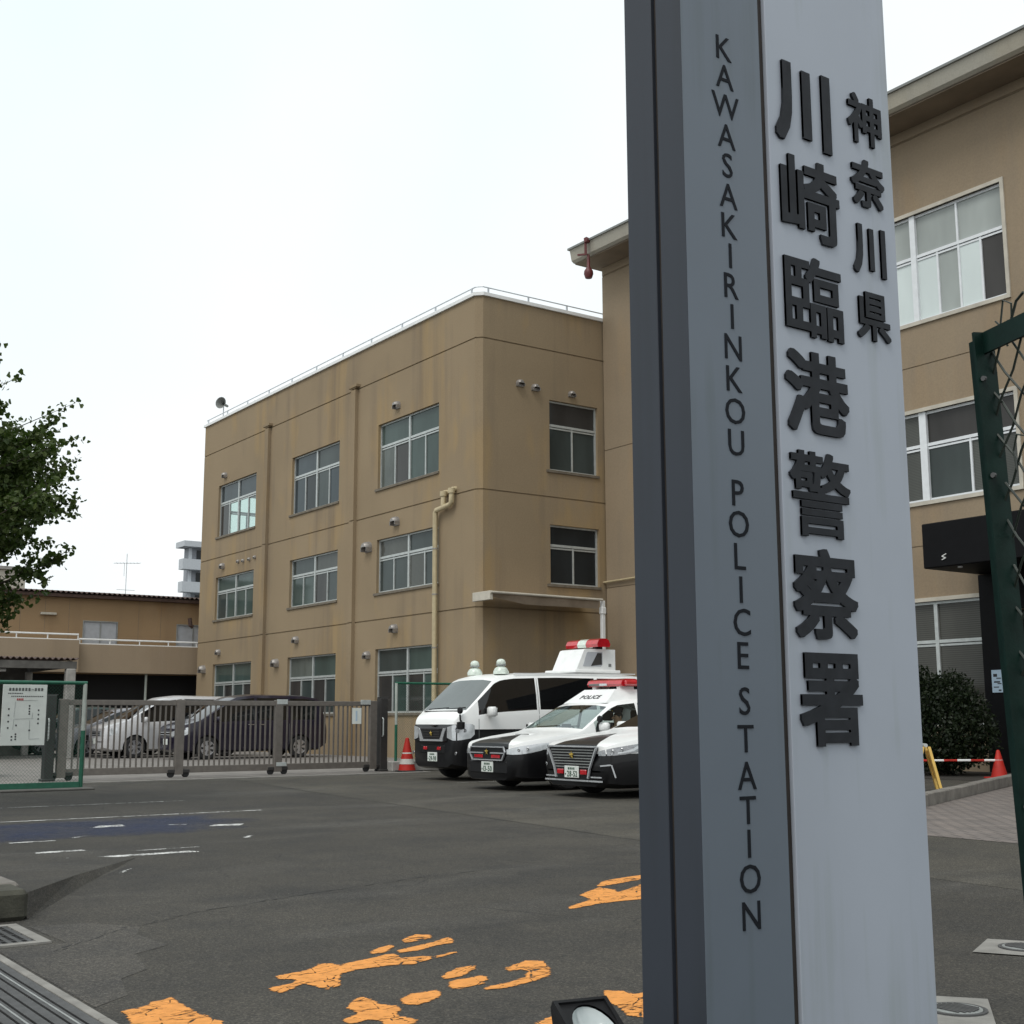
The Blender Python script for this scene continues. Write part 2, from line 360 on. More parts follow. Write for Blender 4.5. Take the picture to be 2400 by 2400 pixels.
    def mesh(s, name, mats, smooth=None, fix=True):
        me = bpy.data.meshes.new(name); me.from_pydata(s.v, [], s.f)
        if not isinstance(mats, (list, tuple)): mats = [mats]
        for m in mats: me.materials.append(mt(m))
        if any(s.mi): me.polygons.foreach_set('material_index', s.mi)
        if fix:
            b = bmesh.new(); b.from_mesh(me); bmesh.ops.recalc_face_normals(b, faces=b.faces[:]); b.to_mesh(me); b.free()
        if smooth is not None:
            me.polygons.foreach_set('use_smooth', [True]*len(me.polygons)); me.set_sharp_from_angle(angle=R_(smooth))
        me.update(); return me
    def split(s, name, mats, parent=None, smooth=None, world=False):
        par = list(range(len(s.v)))
        def find(i):
            while par[i] != i: par[i] = par[par[i]]; i = par[i]
            return i
        for f in s.f:
            a = find(f[0])
            for k in f[1:]: par[find(k)] = a
        groups = {}
        for f in s.f: groups.setdefault(find(f[0]), []).append(f)
        out = []
        for fs in groups.values():
            ids = sorted({k for f in fs for k in f}); mp = {k: i for i, k in enumerate(ids)}; m = MB()
            m.v = [s.v[k] for k in ids]; m.f = [tuple(mp[k] for k in f) for f in fs]; m.mi = [0]*len(fs)
            out.append(m.build(name, mats, parent, smooth, world))
        return out
    def build(s, name, mats, parent=None, smooth=None, world=False, fix=True):
        if world and parent is not None:
            b = base_of(parent); s.v = [(p[0]-b.x, p[1]-b.y, p[2]-b.z) for p in s.v]
        o = bpy.data.objects.new(name, s.mesh(name, mats, smooth, fix)); C.objects.link(o)
        if parent is not None: o.parent = parent
        return o
def inst(me, name, parent, loc=(0, 0, 0), rz=0):
    o = bpy.data.objects.new(name, me); C.objects.link(o); o.location = loc; o.rotation_euler = (0, 0, rz)
    if parent is not None: o.parent = parent
    return o
GL = {}
def glyph(ch, bold=0.0):
    """outline of one character as (verts, faces) of a slab 1 deep, height normalised to the em"""
    if (ch, bold) in GL: return GL[(ch, bold)]
    cu_ = bpy.data.curves.new('t', 'FONT'); cu_.body = ch; cu_.resolution_u = 3; cu_.extrude = .5
    o = bpy.data.objects.new('t', cu_); C.objects.link(o); bpy.context.view_layer.update()
    me = bpy.data.meshes.new_from_object(o.evaluated_get(bpy.context.evaluated_depsgraph_get()))
    v0 = [tuple(q.co) for q in me.vertices]; f0 = [tuple(p.vertices) for p in me.polygons]
    bpy.data.objects.remove(o); bpy.data.curves.remove(cu_); bpy.data.meshes.remove(me)
    v, f = [], []
    offs = [(0, 0)] if not bold else [(0, 0)]+[(max(-1, min(1, math.cos(k*math.pi/8)*1.42))*bold, max(-1, min(1, math.sin(k*math.pi/8)*1.42))*bold) for k in range(16)]
    for i, (dx, dy) in enumerate(offs):
        b = len(v); v += [(q[0]+dx, q[1]+dy, q[2]*(1+.002*i)) for q in v0]; f += [tuple(k+b for k in q) for q in f0]
    GL[(ch, bold)] = (v, f); return v, f
def text_on(mb, txt, org, ex, ey, ez, height, depth, bold=0, track=0, ref=None, fit=None):
    """letters laid from org along ex, up ey, thickness along ez; height = cap height"""
    ex, ey, ez, org = Vector(ex), Vector(ey), Vector(ez), Vector(org)
    rv = glyph(ref or 'H', 0)[0]; k = height/(max(q[1] for q in rv)-min(q[1] for q in rv)); pen = 0
    for ch in txt:
        if ch == ' ': pen += .3*k; continue
        v, f = glyph(ch, bold); x0 = min(q[0] for q in v); x1 = max(q[0] for q in v)
        mb.add([org+ex*(pen+(q[0]-x0)*k)+ey*(q[1]*k)+ez*((q[2]+.5)*depth) for q in v], f); pen += (x1-x0)*k+track+.09*k
    return pen
# ================================================================== GROUND
def sheet(name, poly, z, mat, parent=None):
    mb = MB(); mb.add([(p[0], p[1], z) for p in poly], [tuple(range(len(poly)))]); o = mb.build(name, mat, parent); return o
gm = MB(); gm.add([(-400, -250, 0), (250, -250, 0), (250, 400, 0), (-400, 400, 0)], [(0, 1, 2, 3)])
ground = tag(gm.build('asphalt_ground', 'asphalt'), 'worn dark grey asphalt of the forecourt', None, None, 'structure')
tag(sheet('yard_pavement', [(-24.15, -20), (-24.15, 14.3), (-28.5, 19), (-90, 19.5), (-90, -20)], .004, 'yard_concrete'), kind='structure')
tag(sheet('brick_pavement', [(-9.85, 10.45), (4, 10.45), (4, 23.4), (-14.6, 23.4), (-12.62, 18.8), (-10.5, 13.9)], .004, 'pavers'), kind='structure')
tag(sheet('planting_bed', [(-19.5, 20.0), (-13.6, 20.0), (-14.4, 23.4), (-19.5, 23.4)], .006, 'soil'), kind='structure')
# tar seams in the asphalt
tag(sheet('old_asphalt', [(-23.4, 9.9), (-17.18, 8.97), (-12.65, 8.4), (-9.3, 7.96), (-7.9, 7.9), (-4, 7.6), (-4, 10.44), (-9.8, 10.44), (-13.6, 19.0), (-14.8, 23.4), (-28.4, 23.4), (-28.4, 19.2), (-24.1, 14.3), (-23.4, 14.3)], .0015, 'asphalt_old'), kind='structure')
tag(sheet('asphalt_repair', [(-7.45, 2.0), (-6.82, 2.02), (-6.82, 1.68), (-5.25, 1.68), (-5.4, 1.86), (-5.75, 1.95), (-5.9, 2.12), (-6.3, 2.2), (-6.45, 2.42), (-6.85, 2.40), (-7.1, 2.5), (-7.4, 2.3)], .0015, 'asphalt_pale'), kind='structure')
for pts in ([(-24, 9.9), (-17.18, 8.97), (-12.65, 8.4), (-9.3, 7.96), (-7.9, 7.9)], [(-6.6, 1.9), (-7.06, 2.36), (-7.43, 2.98), (-7.72, 3.74), (-8.07, 4.9), (-8.4, 7.18)]):
    mb = MB()
    for (a, b) in zip(pts, pts[1:]):
        n = 14
        for i in range(n):
            p = Vector(a).lerp(Vector(b), i/n); q = Vector(a).lerp(Vector(b), (i+1)/n); d = (q-p).normalized().orthogonal()
            w0 = .002+.005*random.random()**2; j = random.uniform(-.02, .02); p += d*j; q += d*j
            mb.add([(*(p-d*w0), .003), (*(p+d*w0), .003), (*(q+d*w0), .003), (*(q-d*w0), .003)], [(0, 1, 2, 3)])
    mb.build('tar_seam', 'asphalt_seam', ground)
# pale concrete threshold in front of the sliding gate
mb = MB().box(-23.72, -23.42, 6.4, 14.4, -.05, .018); tag(mb.build('gate_threshold', 'concrete_light'), kind='structure')

# ================================================================== WALL TOOLS
def abox(mb, P, a0, a1, z0, z1, d0, d1):
    vs = [P(a, z, d) for d in (d0, d1) for a, z in ((a0, z0), (a1, z0), (a1, z1), (a0, z1))]
    return mb.add(vs, [(0, 3, 2, 1), (4, 5, 6, 7), (0, 1, 5, 4), (1, 2, 6, 5), (2, 3, 7, 6), (3, 0, 4, 7)])
def relief(mb, P, a0, a1, z0, z1, regions, reveal=.16):
    """a wall face with openings (depth None) and recessed or raised bands"""
    A = sorted({a0, a1, *[min(max(r[i], a0), a1) for r in regions for i in (0, 1)]}); Z = sorted({z0, z1, *[min(max(r[i], z0), z1) for r in regions for i in (2, 3)]})
    def dep(i, j):
        if i < 0 or j < 0 or i >= len(A)-1 or j >= len(Z)-1: return 'out'
        ca, cz = (A[i]+A[i+1])/2, (Z[j]+Z[j+1])/2; d = 0.0
        for r in regions:
            if r[0] < ca < r[1] and r[2] < cz < r[3]:
                if r[4] is None: return None
                d = r[4]
        return d
    D = [[dep(i, j) for j in range(len(Z)-1)] for i in range(len(A)-1)]
    g = lambda d: reveal if d is None else d
    for i in range(len(A)-1):
        for j in range(len(Z)-1):
            d = D[i][j]
            if d is not None: mb.add([P(A[i], Z[j], d), P(A[i+1], Z[j], d), P(A[i+1], Z[j+1], d), P(A[i], Z[j+1], d)], [(0, 1, 2, 3)])
            if i+1 < len(A)-1 and D[i+1][j] != d:
                e = g(D[i+1][j]); mb.add([P(A[i+1], Z[j], g(d)), P(A[i+1], Z[j], e), P(A[i+1], Z[j+1], e), P(A[i+1], Z[j+1], g(d))], [(0, 1, 2, 3)])
            if j+1 < len(Z)-1 and D[i][j+1] != d:
                e = g(D[i][j+1]); mb.add([P(A[i], Z[j+1], g(d)), P(A[i+1], Z[j+1], g(d)), P(A[i+1], Z[j+1], e), P(A[i], Z[j+1], e)], [(0, 1, 2, 3)])
    return mb
def sash_window(parent, P, a0, a1, z0, z1, cols, tz, upper, lower, frame='alu', sill=True, sillmat='sill_brown', fd=.09, fw=.05, split=2, sillover=.12):
    """frame with mullions, one transom; upper lights one per column, lower sashes split per column"""
    mb = MB(); d0, d1 = fd, fd+.07
    abox(mb, P, a0, a0+fw, z0, z1, d0, d1); abox(mb, P, a1-fw, a1, z0, z1, d0, d1)
    abox(mb, P, a0+fw, a1-fw, z1-fw, z1, d0, d1); abox(mb, P, a0+fw, a1-fw, z0, z0+fw, d0, d1)
    ed = [a0+fw/2+(a1-a0-fw)*c/cols for c in range(cols+1)] if isinstance(cols, int) else cols
    for e in ed[1:-1]: abox(mb, P, e-.045, e+.045, z0+fw, z1-fw, d0-.012, d1)
    for c in range(len(ed)-1):
        l = ed[c]+(.045 if c else fw/2); r = ed[c+1]-(.045 if c < len(ed)-2 else fw/2)
        abox(mb, P, l, r, tz-.05, tz+.02, d0-.006, d1-.002); abox(mb, P, l, r, tz-.115, tz-.07, d0+.012, d1-.004)
        for k in range(1, split):
            m = l+(r-l)*k/split; abox(mb, P, m-.025, m+.025, z0+fw, tz-.05, d0+.006, d1-.006)
    w = mb.build('window', frame, parent, world=True)
    for c in range(len(ed)-1):
        l, r = ed[c]+.03, ed[c+1]-.03
        pm = MB(); abox(pm, P, l, r, tz+.02, z1-fw+.01, d0+.035, d0+.045); pm.build('pane', upper[c % len(upper)], w, world=True)
        for k in range(split):
            pm = MB(); s0 = l+(r-l)*k/split; s1 = l+(r-l)*(k+1)/split; o = .012*(k % 2)
            abox(pm, P, s0, s1, z0+fw-.01, tz-.06, d0+.03+o, d0+.04+o); pm.build('pane', lower[(c*split+k) % len(lower)], w, world=True)
    if sill:
        sm = MB(); abox(sm, P, a0-sillover, a1+.03, z0-.075, z0-.002, -.045, fd+.02); sm.build('sill', sillmat, w, world=True)
    return w
def vent(parent, P, a, z, r=.13, big=False):
    """round wall vent with a hooded top half"""
    mb = MB(); n = 12
    for k in range(n+1):
        t = math.pi*k/n
    prof = [(0, 0), (.6, .0), (.85, .35), (.95, .8), (1, 1.2)]
    vs = []; 
    for rr, dd in prof:
        for k in range(n+1):
            t = math.pi*k/n; vs.append(P(a+math.cos(t)*rr*r, z+math.sin(t)*rr*r, -r*1.25+dd*r*1.04))
    m = n+1
    mb.add(vs, [(i*m+k, i*m+k+1, (i+1)*m+k+1, (i+1)*m+k) for i in range(len(prof)-1) for k in range(n)])
    abox(mb, P, a-r, a+r, z-r*.75, z, -.04, .004); abox(mb, P, a-r*1.0, a-r*.86, z-r*.7, z, -r*1.1, -.04); abox(mb, P, a+r*.86, a+r*1.0, z-r*.7, z, -r*1.1, -.04)
    return mb.build('vent_hood', 'vent_metal', parent, smooth=50, world=True)

# ================================================================== BEIGE ANNEX (three storeys, gate side)
Y1, XC, XW, HT = 19.0, -28.56, -48.68, 12.90
bA = empty('annex_building', (-38, 25, 0), label='three-storey ochre stucco building with sash windows behind the sliding gate', cat='building')
PF = lambda a, z, d: (a, Y1+d, z)
PR = lambda a, z, d: (XC-d, a, z)
CH = .16
PCH = lambda a, z, d: (XC-CH+a*CH-d*.7071, Y1+a*CH+d*.7071, z)
PW = lambda a, z, d: (XW+d, a, z)
JZ = (11.68, 7.36, 4.115)
gro = lambda a0, a1: [(a0, a1, z-.02, z+.02, .03) for z in JZ]
wcols = ((-47.05, -43.45), (-40.39, -36.81), (-34.21, -30.62))
wrows = ((8.18, 10.22, 9.52), (4.93, 6.58, 6.03), (1.30, 3.22, 2.52))
regs = []
for p0 in (-42.55, -35.86): regs += [(p0, p0+.30, 0, 11.80, -.12), (p0-.09, p0, 0, 11.72, .04)]
regs += [r for r in gro(XW, XC-CH)]
for p0 in (-42.55, -35.86): regs += [(p0, p0+.30, z-.02, z+.02, -.09) for z in JZ[1:]]+[(p0-.12, p0+.42, 11.74, 11.82, -.15)]
regs += [(a0, a1, z0, z1, None) for a0, a1 in wcols for z0, z1, _ in wrows]
mb = MB(); relief(mb, PF, XW, XC-CH, 0, HT, regs); mb.build('front_wall', 'stucco', bA, world=True)
mb = MB(); relief(mb, PCH, 0, 1, 0, HT, gro(0, 1)); mb.build('corner_wall', 'stucco', bA, world=True)
rwin = ((8.15, 10.21, 9.50), (4.87, 6.57, 6.00))
mb = MB(); relief(mb, PR, Y1+CH, 31, 0, HT, gro(Y1+CH, 31)+[(21.46, 23.24, z0, z1, None) for z0, z1, _ in rwin]); mb.build('side_wall', 'stucco', bA, world=True)
mb = MB(); relief(mb, PW, Y1, 31, 0, HT, gro(Y1, 31)+[(20.0, 23.4, 8.18, 10.22, None)]); mb.build('end_wall', 'stucco', bA, world=True)
mb = MB().box(XW, XC, 31, 31.2, 0, HT); mb.build('rear_wall', 'stucco', bA, world=True)
mb = MB().box(XW+.02, XC-.02, Y1+.32, 30.9, HT-.45, HT-.1); mb.build('roof', 'concrete', bA, world=True)
mb = MB()   # floors and cross walls behind the windows
for z in (3.7, 7.2, 11.3): mb.box(XW+.2, XC-.2, Y1+.25, 30.8, z, z+.25)
mb.box(-42.5, -42.3, Y1+.2, 30.8, 7.45, 11.3); mb.box(XW+.2, -42.5, 25, 25.2, 7.45, 11.3)
mb.box(-41.8, XC-.9, 19.9, 20.0, .1, 11.2)
mb.build('inner_floor', 'room_dark', bA, world=True)
mb = MB()   # white metal coping along both parapets
vs = [(XW-.06, Y1-.06), (XC-CH+.02, Y1-.06), (XC+.06, Y1+CH-.02), (XC+.06, 31.05), (XC-.3, 31.05), (XC-.3, Y1+.4), (XC-.5, Y1+.3), (XW-.06, Y1+.3)]
mb.prism(vs, HT+.002, HT+.10, 'z'); mb.build('coping', 'white_metal', bA, world=True)
rail = [(XW+.1, Y1+.02, HT+.27), (XC-CH, Y1+.02, HT+.27), (XC-.02, Y1+CH, HT+.27), (XC-.02, 30.9, HT+.27)]
MB().tube(rail, .019, 8).build('roof_rail', 'rail_steel', bA, world=True)
pm = MB().box(-.02, .02, -.02, .02, 0, .155).mesh('rail_post', 'rail_steel')
for i in range(11): inst(pm, 'rail_post', bA, Vector((XW+.25+i*1.95, Y1+.02, HT+.12))-base_of(bA))
for i in range(6): inst(pm, 'rail_post', bA, Vector((XC-.02, Y1+.35+i*1.4, HT+.12))-base_of(bA))
gm_ = ['glass_grey', 'glass_green', 'glass_brown', 'glass_blue', 'glass_curtain', 'glass_blind']
picks = {(0, 0): (['glass_blue'], ['glass_brown', 'car_clear_glass', 'car_clear_glass', 'car_clear_glass']),
         (1, 0): (['glass_blue', 'glass_grey'], ['glass_blue', 'glass_dark', 'glass_grey', 'glass_blue']),
         (2, 0): (['glass_green'], ['glass_curtain', 'glass_brown', 'glass_green', 'glass_green']),
         (0, 1): (['glass_green'], ['glass_grey', 'glass_green', 'glass_green', 'glass_green']),
         (1, 1): (['glass_grey', 'glass_blind'], ['glass_green', 'glass_green', 'glass_brown', 'glass_grey']),
         (2, 1): (['glass_blind', 'glass_grey'], ['glass_grey', 'glass_grey', 'glass_blind', 'glass_grey']),
         (0, 2): (['glass_green'], ['glass_grey', 'glass_brown']), (1, 2): (['glass_curtain', 'glass_green'], ['glass_brown', 'glass_grey']),
         (2, 2): (['glass_grey', 'glass_green'], ['glass_brown', 'glass_green'])}
for ci, (a0, a1) in enumerate(wcols):
    for ri, (z0, z1, tz) in enumerate(wrows):
        u, l = picks[(ci, ri)]; sash_window(bA, PF, a0, a1, z0, z1, 2, tz, u, l)
sash_window(bA, PR, 21.46, 23.24, *rwin[0][:2], 1, rwin[0][2], ['glass_brown'], ['glass_grey', 'glass_grey'])
sash_window(bA, PR, 21.46, 23.24, *rwin[1][:2], 1, rwin[1][2], ['glass_dark'], ['glass_dark', 'glass_dark'])
w_ = sash_window(bA, PW, 20.0, 23.4, 8.18, 10.22, 2, 9.52, ['car_clear_glass'], ['car_clear_glass']*4, sill=False)
for a, z, r in ((-46.37, 10.55, .13), (-46.33, 6.97, .13), (-44.87, 7.01, .07), (-44.41, 6.99, .07), (-43.85, 6.99, .07), (-43.35, 7.01, .07), (-32.98, 10.6, .14),
                (-34.70, 6.40, .19), (-32.98, 7.0, .16), (-33.0, 3.77, .15), (-34.65, 3.05, .14), (-41.24, 3.05, .17), (-47.94, 3.05, .18), (-39.68, 3.78, .14), (-46.45, 3.66, .13)):
    vent(bA, PF, a, z, r)
for a, z, r in ((20.40, 10.53, .12), (20.94, 10.48, .12), (22.26, 10.48, .11)): vent(bA, PR, a, z, r)
mb = MB()   # the pale drain pipe with its two elbows
yp = Y1-.14
mb.tube([(-30.56, yp, .1), (-30.56, yp, 6.93), (-30.50, yp, 7.0), (-29.78, yp, 7.07), (-29.70, yp, 7.13), (-29.70, yp, 7.42), (-29.70, yp+.05, 7.50), (-29.70, yp+.16, 7.52)], .075, 10)
mb.tube([(-30.13, yp, 7.03), (-30.13, yp, 7.38), (-30.13, yp+.05, 7.46), (-30.13, yp+.16, 7.48)], .075, 10)
mb.lathe([(.10, -.07), (.10, .07)], (-30.13, yp-.0, 7.42), 'z', 12); mb.lathe([(.10, -.07), (.10, .07)], (-29.70, yp, 7.45), 'z', 12)
mb.build('drain_pipe', 'pipe_cream', bA, smooth=40, world=True)
cm = MB().lathe([(.085, -.02), (.085, .02)], n=12).mesh('pipe_clamp', 'vent_metal')
for z in (1.6, 3.1, 4.6, 5.9): inst(cm, 'pipe_clamp', bA, Vector((-30.56, yp, z))-base_of(bA))
# horn loudspeaker on the parapet
hr = empty('horn_loudspeaker', (-47.1, Y1+.1, HT+.13), label='grey horn loudspeaker on the roof edge of the ochre building', cat='loudspeaker')
mb = MB(); ax = Vector((.55, -.78, .05)).normalized(); o = Vector((0, 0, .55))
bs = [o-ax*.28, o-ax*.10, o+ax*.05, o+ax*.22]; mb.tube(bs, [.05, .055, .07, .24], 16, caps=False); mb.build('horn', 'box_grey', hr, smooth=40)
MB().tube([(0, 0, 0), (0, 0, .5)], .025, 8).build('mast', 'rail_steel', hr)

# awning over the passage beside the ochre building
aw = empty('awning', (-28, 21, 0), label='pale awning with a sagging cloth cover over the passage behind the van', cat='awning')
MB().bbox(-28.45, -27.62, 18.74, 18.85, 4.22, 4.46, .01).build('end_plate', 'trim_cream', aw, world=True)
n = 10; yy_ = lambda i: 18.87+3.61*i/n
mb = MB(); mb.grid([[(x, yy_(i), 4.43-.02*math.sin(math.pi*i/n)-(x+28.45)*.03) for i in range(n+1)] for x in (-28.5, -28.0, -27.62)]); mb.build('cover', 'awning_fab', aw, world=True)
MB().tube([(-27.6, 18.76, 4.42), (-27.6, 22.55, 4.40)], .035, 8).build('front_bar', 'trim_cream', aw, world=True)
mb = MB(); mb.grid([[(-27.66-.03*math.sin(i*1.7)-.1*z, yy_(i), 4.38-z*(.05+.17*min(1, i/3))) for i in range(n+1)] for z in (0, .5, 1)]); mb.build('valance', 'awning_fab', aw, smooth=40, world=True)
MB().bbox(-27.72, -27.61, 22.54, 22.66, 0, 4.38, .015).build('post', 'white_metal', aw, world=True)
MB().bbox(-27.74, -27.59, 22.52, 22.68, 4.0, 4.2, .02).build('post_cap', 'white_metal', aw, world=True)

# ================================================================== MAIN STATION BUILDING (right)
Y2, ZS = 23.45, 14.58
bB = empty('station_building', (-18, 28, 0), label='tall tan station building with deep concrete eave behind the sign pillar', cat='building')
PB = lambda a, z, d: (a, Y2+d, z)
W3, W2, W1 = (9.95, 12.47, 11.50), (5.84, 7.86, 7.12), (.95, 3.62, 2.76)
bw = []
for a0, a1 in ((-26.3, -21.4), (-19.86, -15.04)): bw += [(a0, a1, W3[0], W3[1], None), (a0, a1, W2[0], W2[1], None)]
bw += [(-26.3, -21.4, W1[0], W1[1], None), (-20.4, -16.15, W1[0], W1[1], None), (-15.4, -10.0, 0, 3.3, None)]
regs = [(-28.5, -8, z-.012, z+.012, .02) for z in (14.30, 8.93, 4.855)]+bw
mb = MB(); relief(mb, PB, -28.5, -4, 0, ZS, regs, .2); mb.build('front_wall', 'stucco2', bB, world=True)
PBW = lambda a, z, d: (-28.5+d, a, z)
mb = MB(); relief(mb, PBW, Y2, 36, 0, ZS, [(Y2, 36, z-.012, z+.012, .02) for z in (14.3, 8.93, 4.855)]); mb.build('end_wall', 'stucco2', bB, world=True)
MB().box(-28.4, -4, 36, 36.2, 0, ZS).build('rear_wall', 'stucco2', bB, world=True)
MB().box(-28.3, -4.2, Y2+.5, Y2+.6, .1, ZS-.1).build('inner_wall', 'room_dark', bB, world=True)
mb = MB(); ye = 22.42
mb.prism([(Y2-.0, ZS+.02), (ye+.12, 14.60), (ye+.04, 14.66), (ye-.03, 14.98), (ye-.03, 15.02), (36.5, 15.3), (36.5, ZS+.02)], -28.72, -4, 'x')
mb.build('eave', 'eave_concrete', bB, world=True)
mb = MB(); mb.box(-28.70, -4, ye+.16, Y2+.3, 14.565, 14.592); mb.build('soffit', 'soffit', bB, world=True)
MB().box(-28.78, -4, ye-.075, ye+.02, 14.985, 15.045).build('eave_edge', 'box_grey', bB, world=True)
MB().box(-28.45, -4, Y2-.03, Y2+.1, 14.33, 14.56).build('frieze', 'stucco2', bB, world=True)
fr_, lo = 'alu_white', ['glass_frost', 'glass_frost', 'glass_frost', 'glass_brown']
def trim(a0, a1, z0, z1, sides=True):
    mb = MB(); t = .085
    abox(mb, PB, a0-t, a1+t, z1, z1+t, -.035, .05); abox(mb, PB, a0-t, a1+t, z0-t, z0, -.045, .05)
    abox(mb, PB, a0-t, a0, z0, z1, -.035, .05); abox(mb, PB, a1, a1+t, z0, z1, -.035, .05)
    mb.build('window_trim', 'trim_cream', bB, world=True)
kw = dict(frame='alu_white', sill=False, fd=.06, fw=.06); kw1 = dict(kw, frame='alu')
for a0, a1 in ((-26.3, -21.4), (-19.86, -15.04)):
    m = (a0+a1)/2+.15
    trim(a0, a1, W3[0], W3[1]); trim(a0, a1, W2[0], W2[1])
    sash_window(bB, PB, a0, a1, W3[0], W3[1], [a0+.03, m-.06, a1-.03], W3[2], ['glass_pale'], ['glass_frost', 'glass_pale', 'glass_frost', 'glass_frost', 'glass_frost', 'glass_pale', 'glass_frost', 'glass_brown'], **kw, split=4)
    for e_ in ((a0+m)/2-.02, (a1+m)/2-.04): MB().box(e_-.025, e_+.025, Y2+.062, Y2+.12, W3[2]+.02, W3[1]-.06).build('glazing_bar', 'alu_white', bB, world=True)
    sash_window(bB, PB, a0, a1, W2[0], W2[1], [a0+.03, m-.06, a1-.03], W2[2], ['glass_blind', 'glass_brown'], ['glass_blind', 'glass_blind', 'glass_grey'], **kw)
    MB().box(m-.13, m+.01, Y2+.02, Y2+.12, W3[0], W3[1]).build('mullion', 'alu_white', bB, world=True)
    MB().box(m-.16, m+.02, Y2+.02, Y2+.12, W2[0], W2[1]).build('mullion', 'alu_white', bB, world=True)
for a0, a1 in ((-26.3, -21.4), (-20.4, -16.15)):
    trim(a0, a1, W1[0], W1[1]); sash_window(bB, PB, a0, a1, W1[0], W1[1], [a0+.03, (-23.9 if a0 < -25 else -18.8), (-22.6 if a0 < -25 else -17.32), a1-.03], W1[2], ['glass_blind_fine'], ['glass_blind_fine'], **kw1, split=1)
MB().box(-15.4, -10, Y2+.2, Y2+.24, 0, 3.3).build('entrance_glazing', 'glass_dark', bB, world=True)
mb = MB()
for xx in (-15.4, -14.1, -12.8, -11.5, -10.06): mb.box(xx, xx+.07, Y2+.12, Y2+.2, 0, 3.3)
mb.box(-15.33, -10.06, Y2+.125, Y2+.195, 2.3, 2.38); mb.build('entrance_frame', 'alu_dull', bB, world=True)
cz = empty('entrance_canopy', (-13, 22.4, 0), label='black box canopy and dark pier over the station entrance', cat='canopy')
MB().bbox(-16.08, -8.6, 21.5, Y2-.05, 4.08, 4.99, .02).build('canopy_box', 'black_clad', cz, world=True)
MB().box(-16.1, -15.42, Y2-.12, Y2-.005, 0, 4.07).build('pier', 'black_clad', cz, world=True)
MB().box(-15.42, -8.7, Y2-.12, Y2-.005, 3.31, 4.07).build('lintel', 'black_clad', cz, world=True)
mb = MB(); z0 = 4.22; P_ = lambda a, b: (-15.62+a, 21.492, z0+b)
for p, q in (((0, .0), (.09, .03)), ((.09, .03), (.0, .07)), ((0, .07), (.10, .11))): mb.bar(P_(*p), P_(*q), .014, .022, (0, 1, 0))
mb.build('white_mark', 'barrier_white', cz, world=True)
MB().lathe([(.045, 0), (.05, .02), (0.03, .05), (0, .05)], (-15.36, 21.7, 4.05), 'z', 12).build('downlight', 'alu_white', cz, world=True)
# service pipe on the tan wall beside the awning
MB().tube([(-28.75, Y2-.06, 5.02), (-26.2, Y2-.06, 5.05)], .03, 8).build('conduit', 'pipe_cream', bB, world=True)
# eave siren lamps
sr = empty('alarm_lamp', (-27.84, 22.30, 14.2), label='red alarm lamp and bracket under the left end of the eave', cat='alarm lamp')
MB().lathe([(0, -.36), (.10, -.34), (.14, -.22), (.13, -.12), (.05, .0), (.04, .38)], (0, .1, 0), 'z', 14).build('lamp', 'siren_red', sr, smooth=40)
mb = MB(); mb.bar((0, .04, .38), (-.25, -.1, .40), .05); mb.bar((-.02, .02, .36), (0, 0, .78), .07); mb.bar((0, 0, .78), (.1, .02, .80), .14); mb.build('bracket', 'siren_red', sr)

# ================================================================== HOUSE, CARPORT, FLATS (left distance)
XH = -49.5
hs = empty('balcony_house', (-54, 13, 0), label='two-storey tan house with corrugated roof, balcony and dark garage', cat='house')
PH = lambda a, z, d: (XH-1.1-d, a, z)
hw = [(6.2, 7.35, 3.0, 4.9, None), (9.95, 11.1, 3.0, 4.9, None), (15.05, 16.35, 3.0, 4.95, None), (18.85, 20.2, 3.0, 4.95, None)]
mb = MB(); relief(mb, PH, 2, 24, 2.9, 6.0, hw, .08); mb.build('upper_wall', 'house_wall', hs, world=True)
seam = MB()
for yy in np.arange(2.5, 24, .92):
    if not any(h[0]-.1 < yy < h[1]+.1 for h in hw): seam.box(XH-1.1, XH-1.094, yy-.006, yy+.006, 4.2, 5.95)
tag(seam.build('panel_seam', 'soffit', hs, world=True), kind='stuff')
for a0, a1, z0, z1, _ in hw:
    w = MB().box(XH-1.19, XH-1.13, a0, a1, z0, z1).build('window', 'shutter_grey', hs, world=True)
    m = (a0+a1)/2; f = MB().box(XH-1.14, XH-1.08, a0-.04, a0, z0, z1+.04).box(XH-1.14, XH-1.08, a1, a1+.04, z0, z1+.04).box(XH-1.14, XH-1.08, a0, a1, z1, z1+.04).box(XH-1.13, XH-1.10, m-.02, m+.02, z0, z1)
    f.build('frame', 'alu_dull', w, world=True)
MB().box(XH-.25, XH, 14.55, 24, 2.92, 4.0).box(XH-1.1, XH-.25, 14.55, 24, 2.92, 3.1).build('balcony', 'balcony_wall', hs, world=True)
MB().box(XH-.05, XH+.30, 2, 14.5, 2.92, 4.13).box(XH-1.1, XH-.05, 2, 14.5, 2.92, 3.1).build('balcony', 'balcony_wall', hs, world=True)
def brail(y0, y1, x, zb, zt):
    mb = MB(); mb.tube([(x, y0, zt), (x, y1, zt)], .035, 6); mb.box(x-.06, x+.06, y0, y1, zb, zb+.04)
    n = int((y1-y0)/1.1)
    for i in range(n+1): mb.box(x-.02, x+.02, y0+(y1-y0-.04)*i/n, y0+(y1-y0-.04)*i/n+.04, zb, zt)
    mb.build('balcony_rail', 'white_metal', hs, world=True)
brail(14.6, 24, XH-.1, 4.0, 4.2); brail(2, 14.5, XH+.15, 4.13, 4.35)
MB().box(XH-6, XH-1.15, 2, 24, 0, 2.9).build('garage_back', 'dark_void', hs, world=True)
mb = MB()
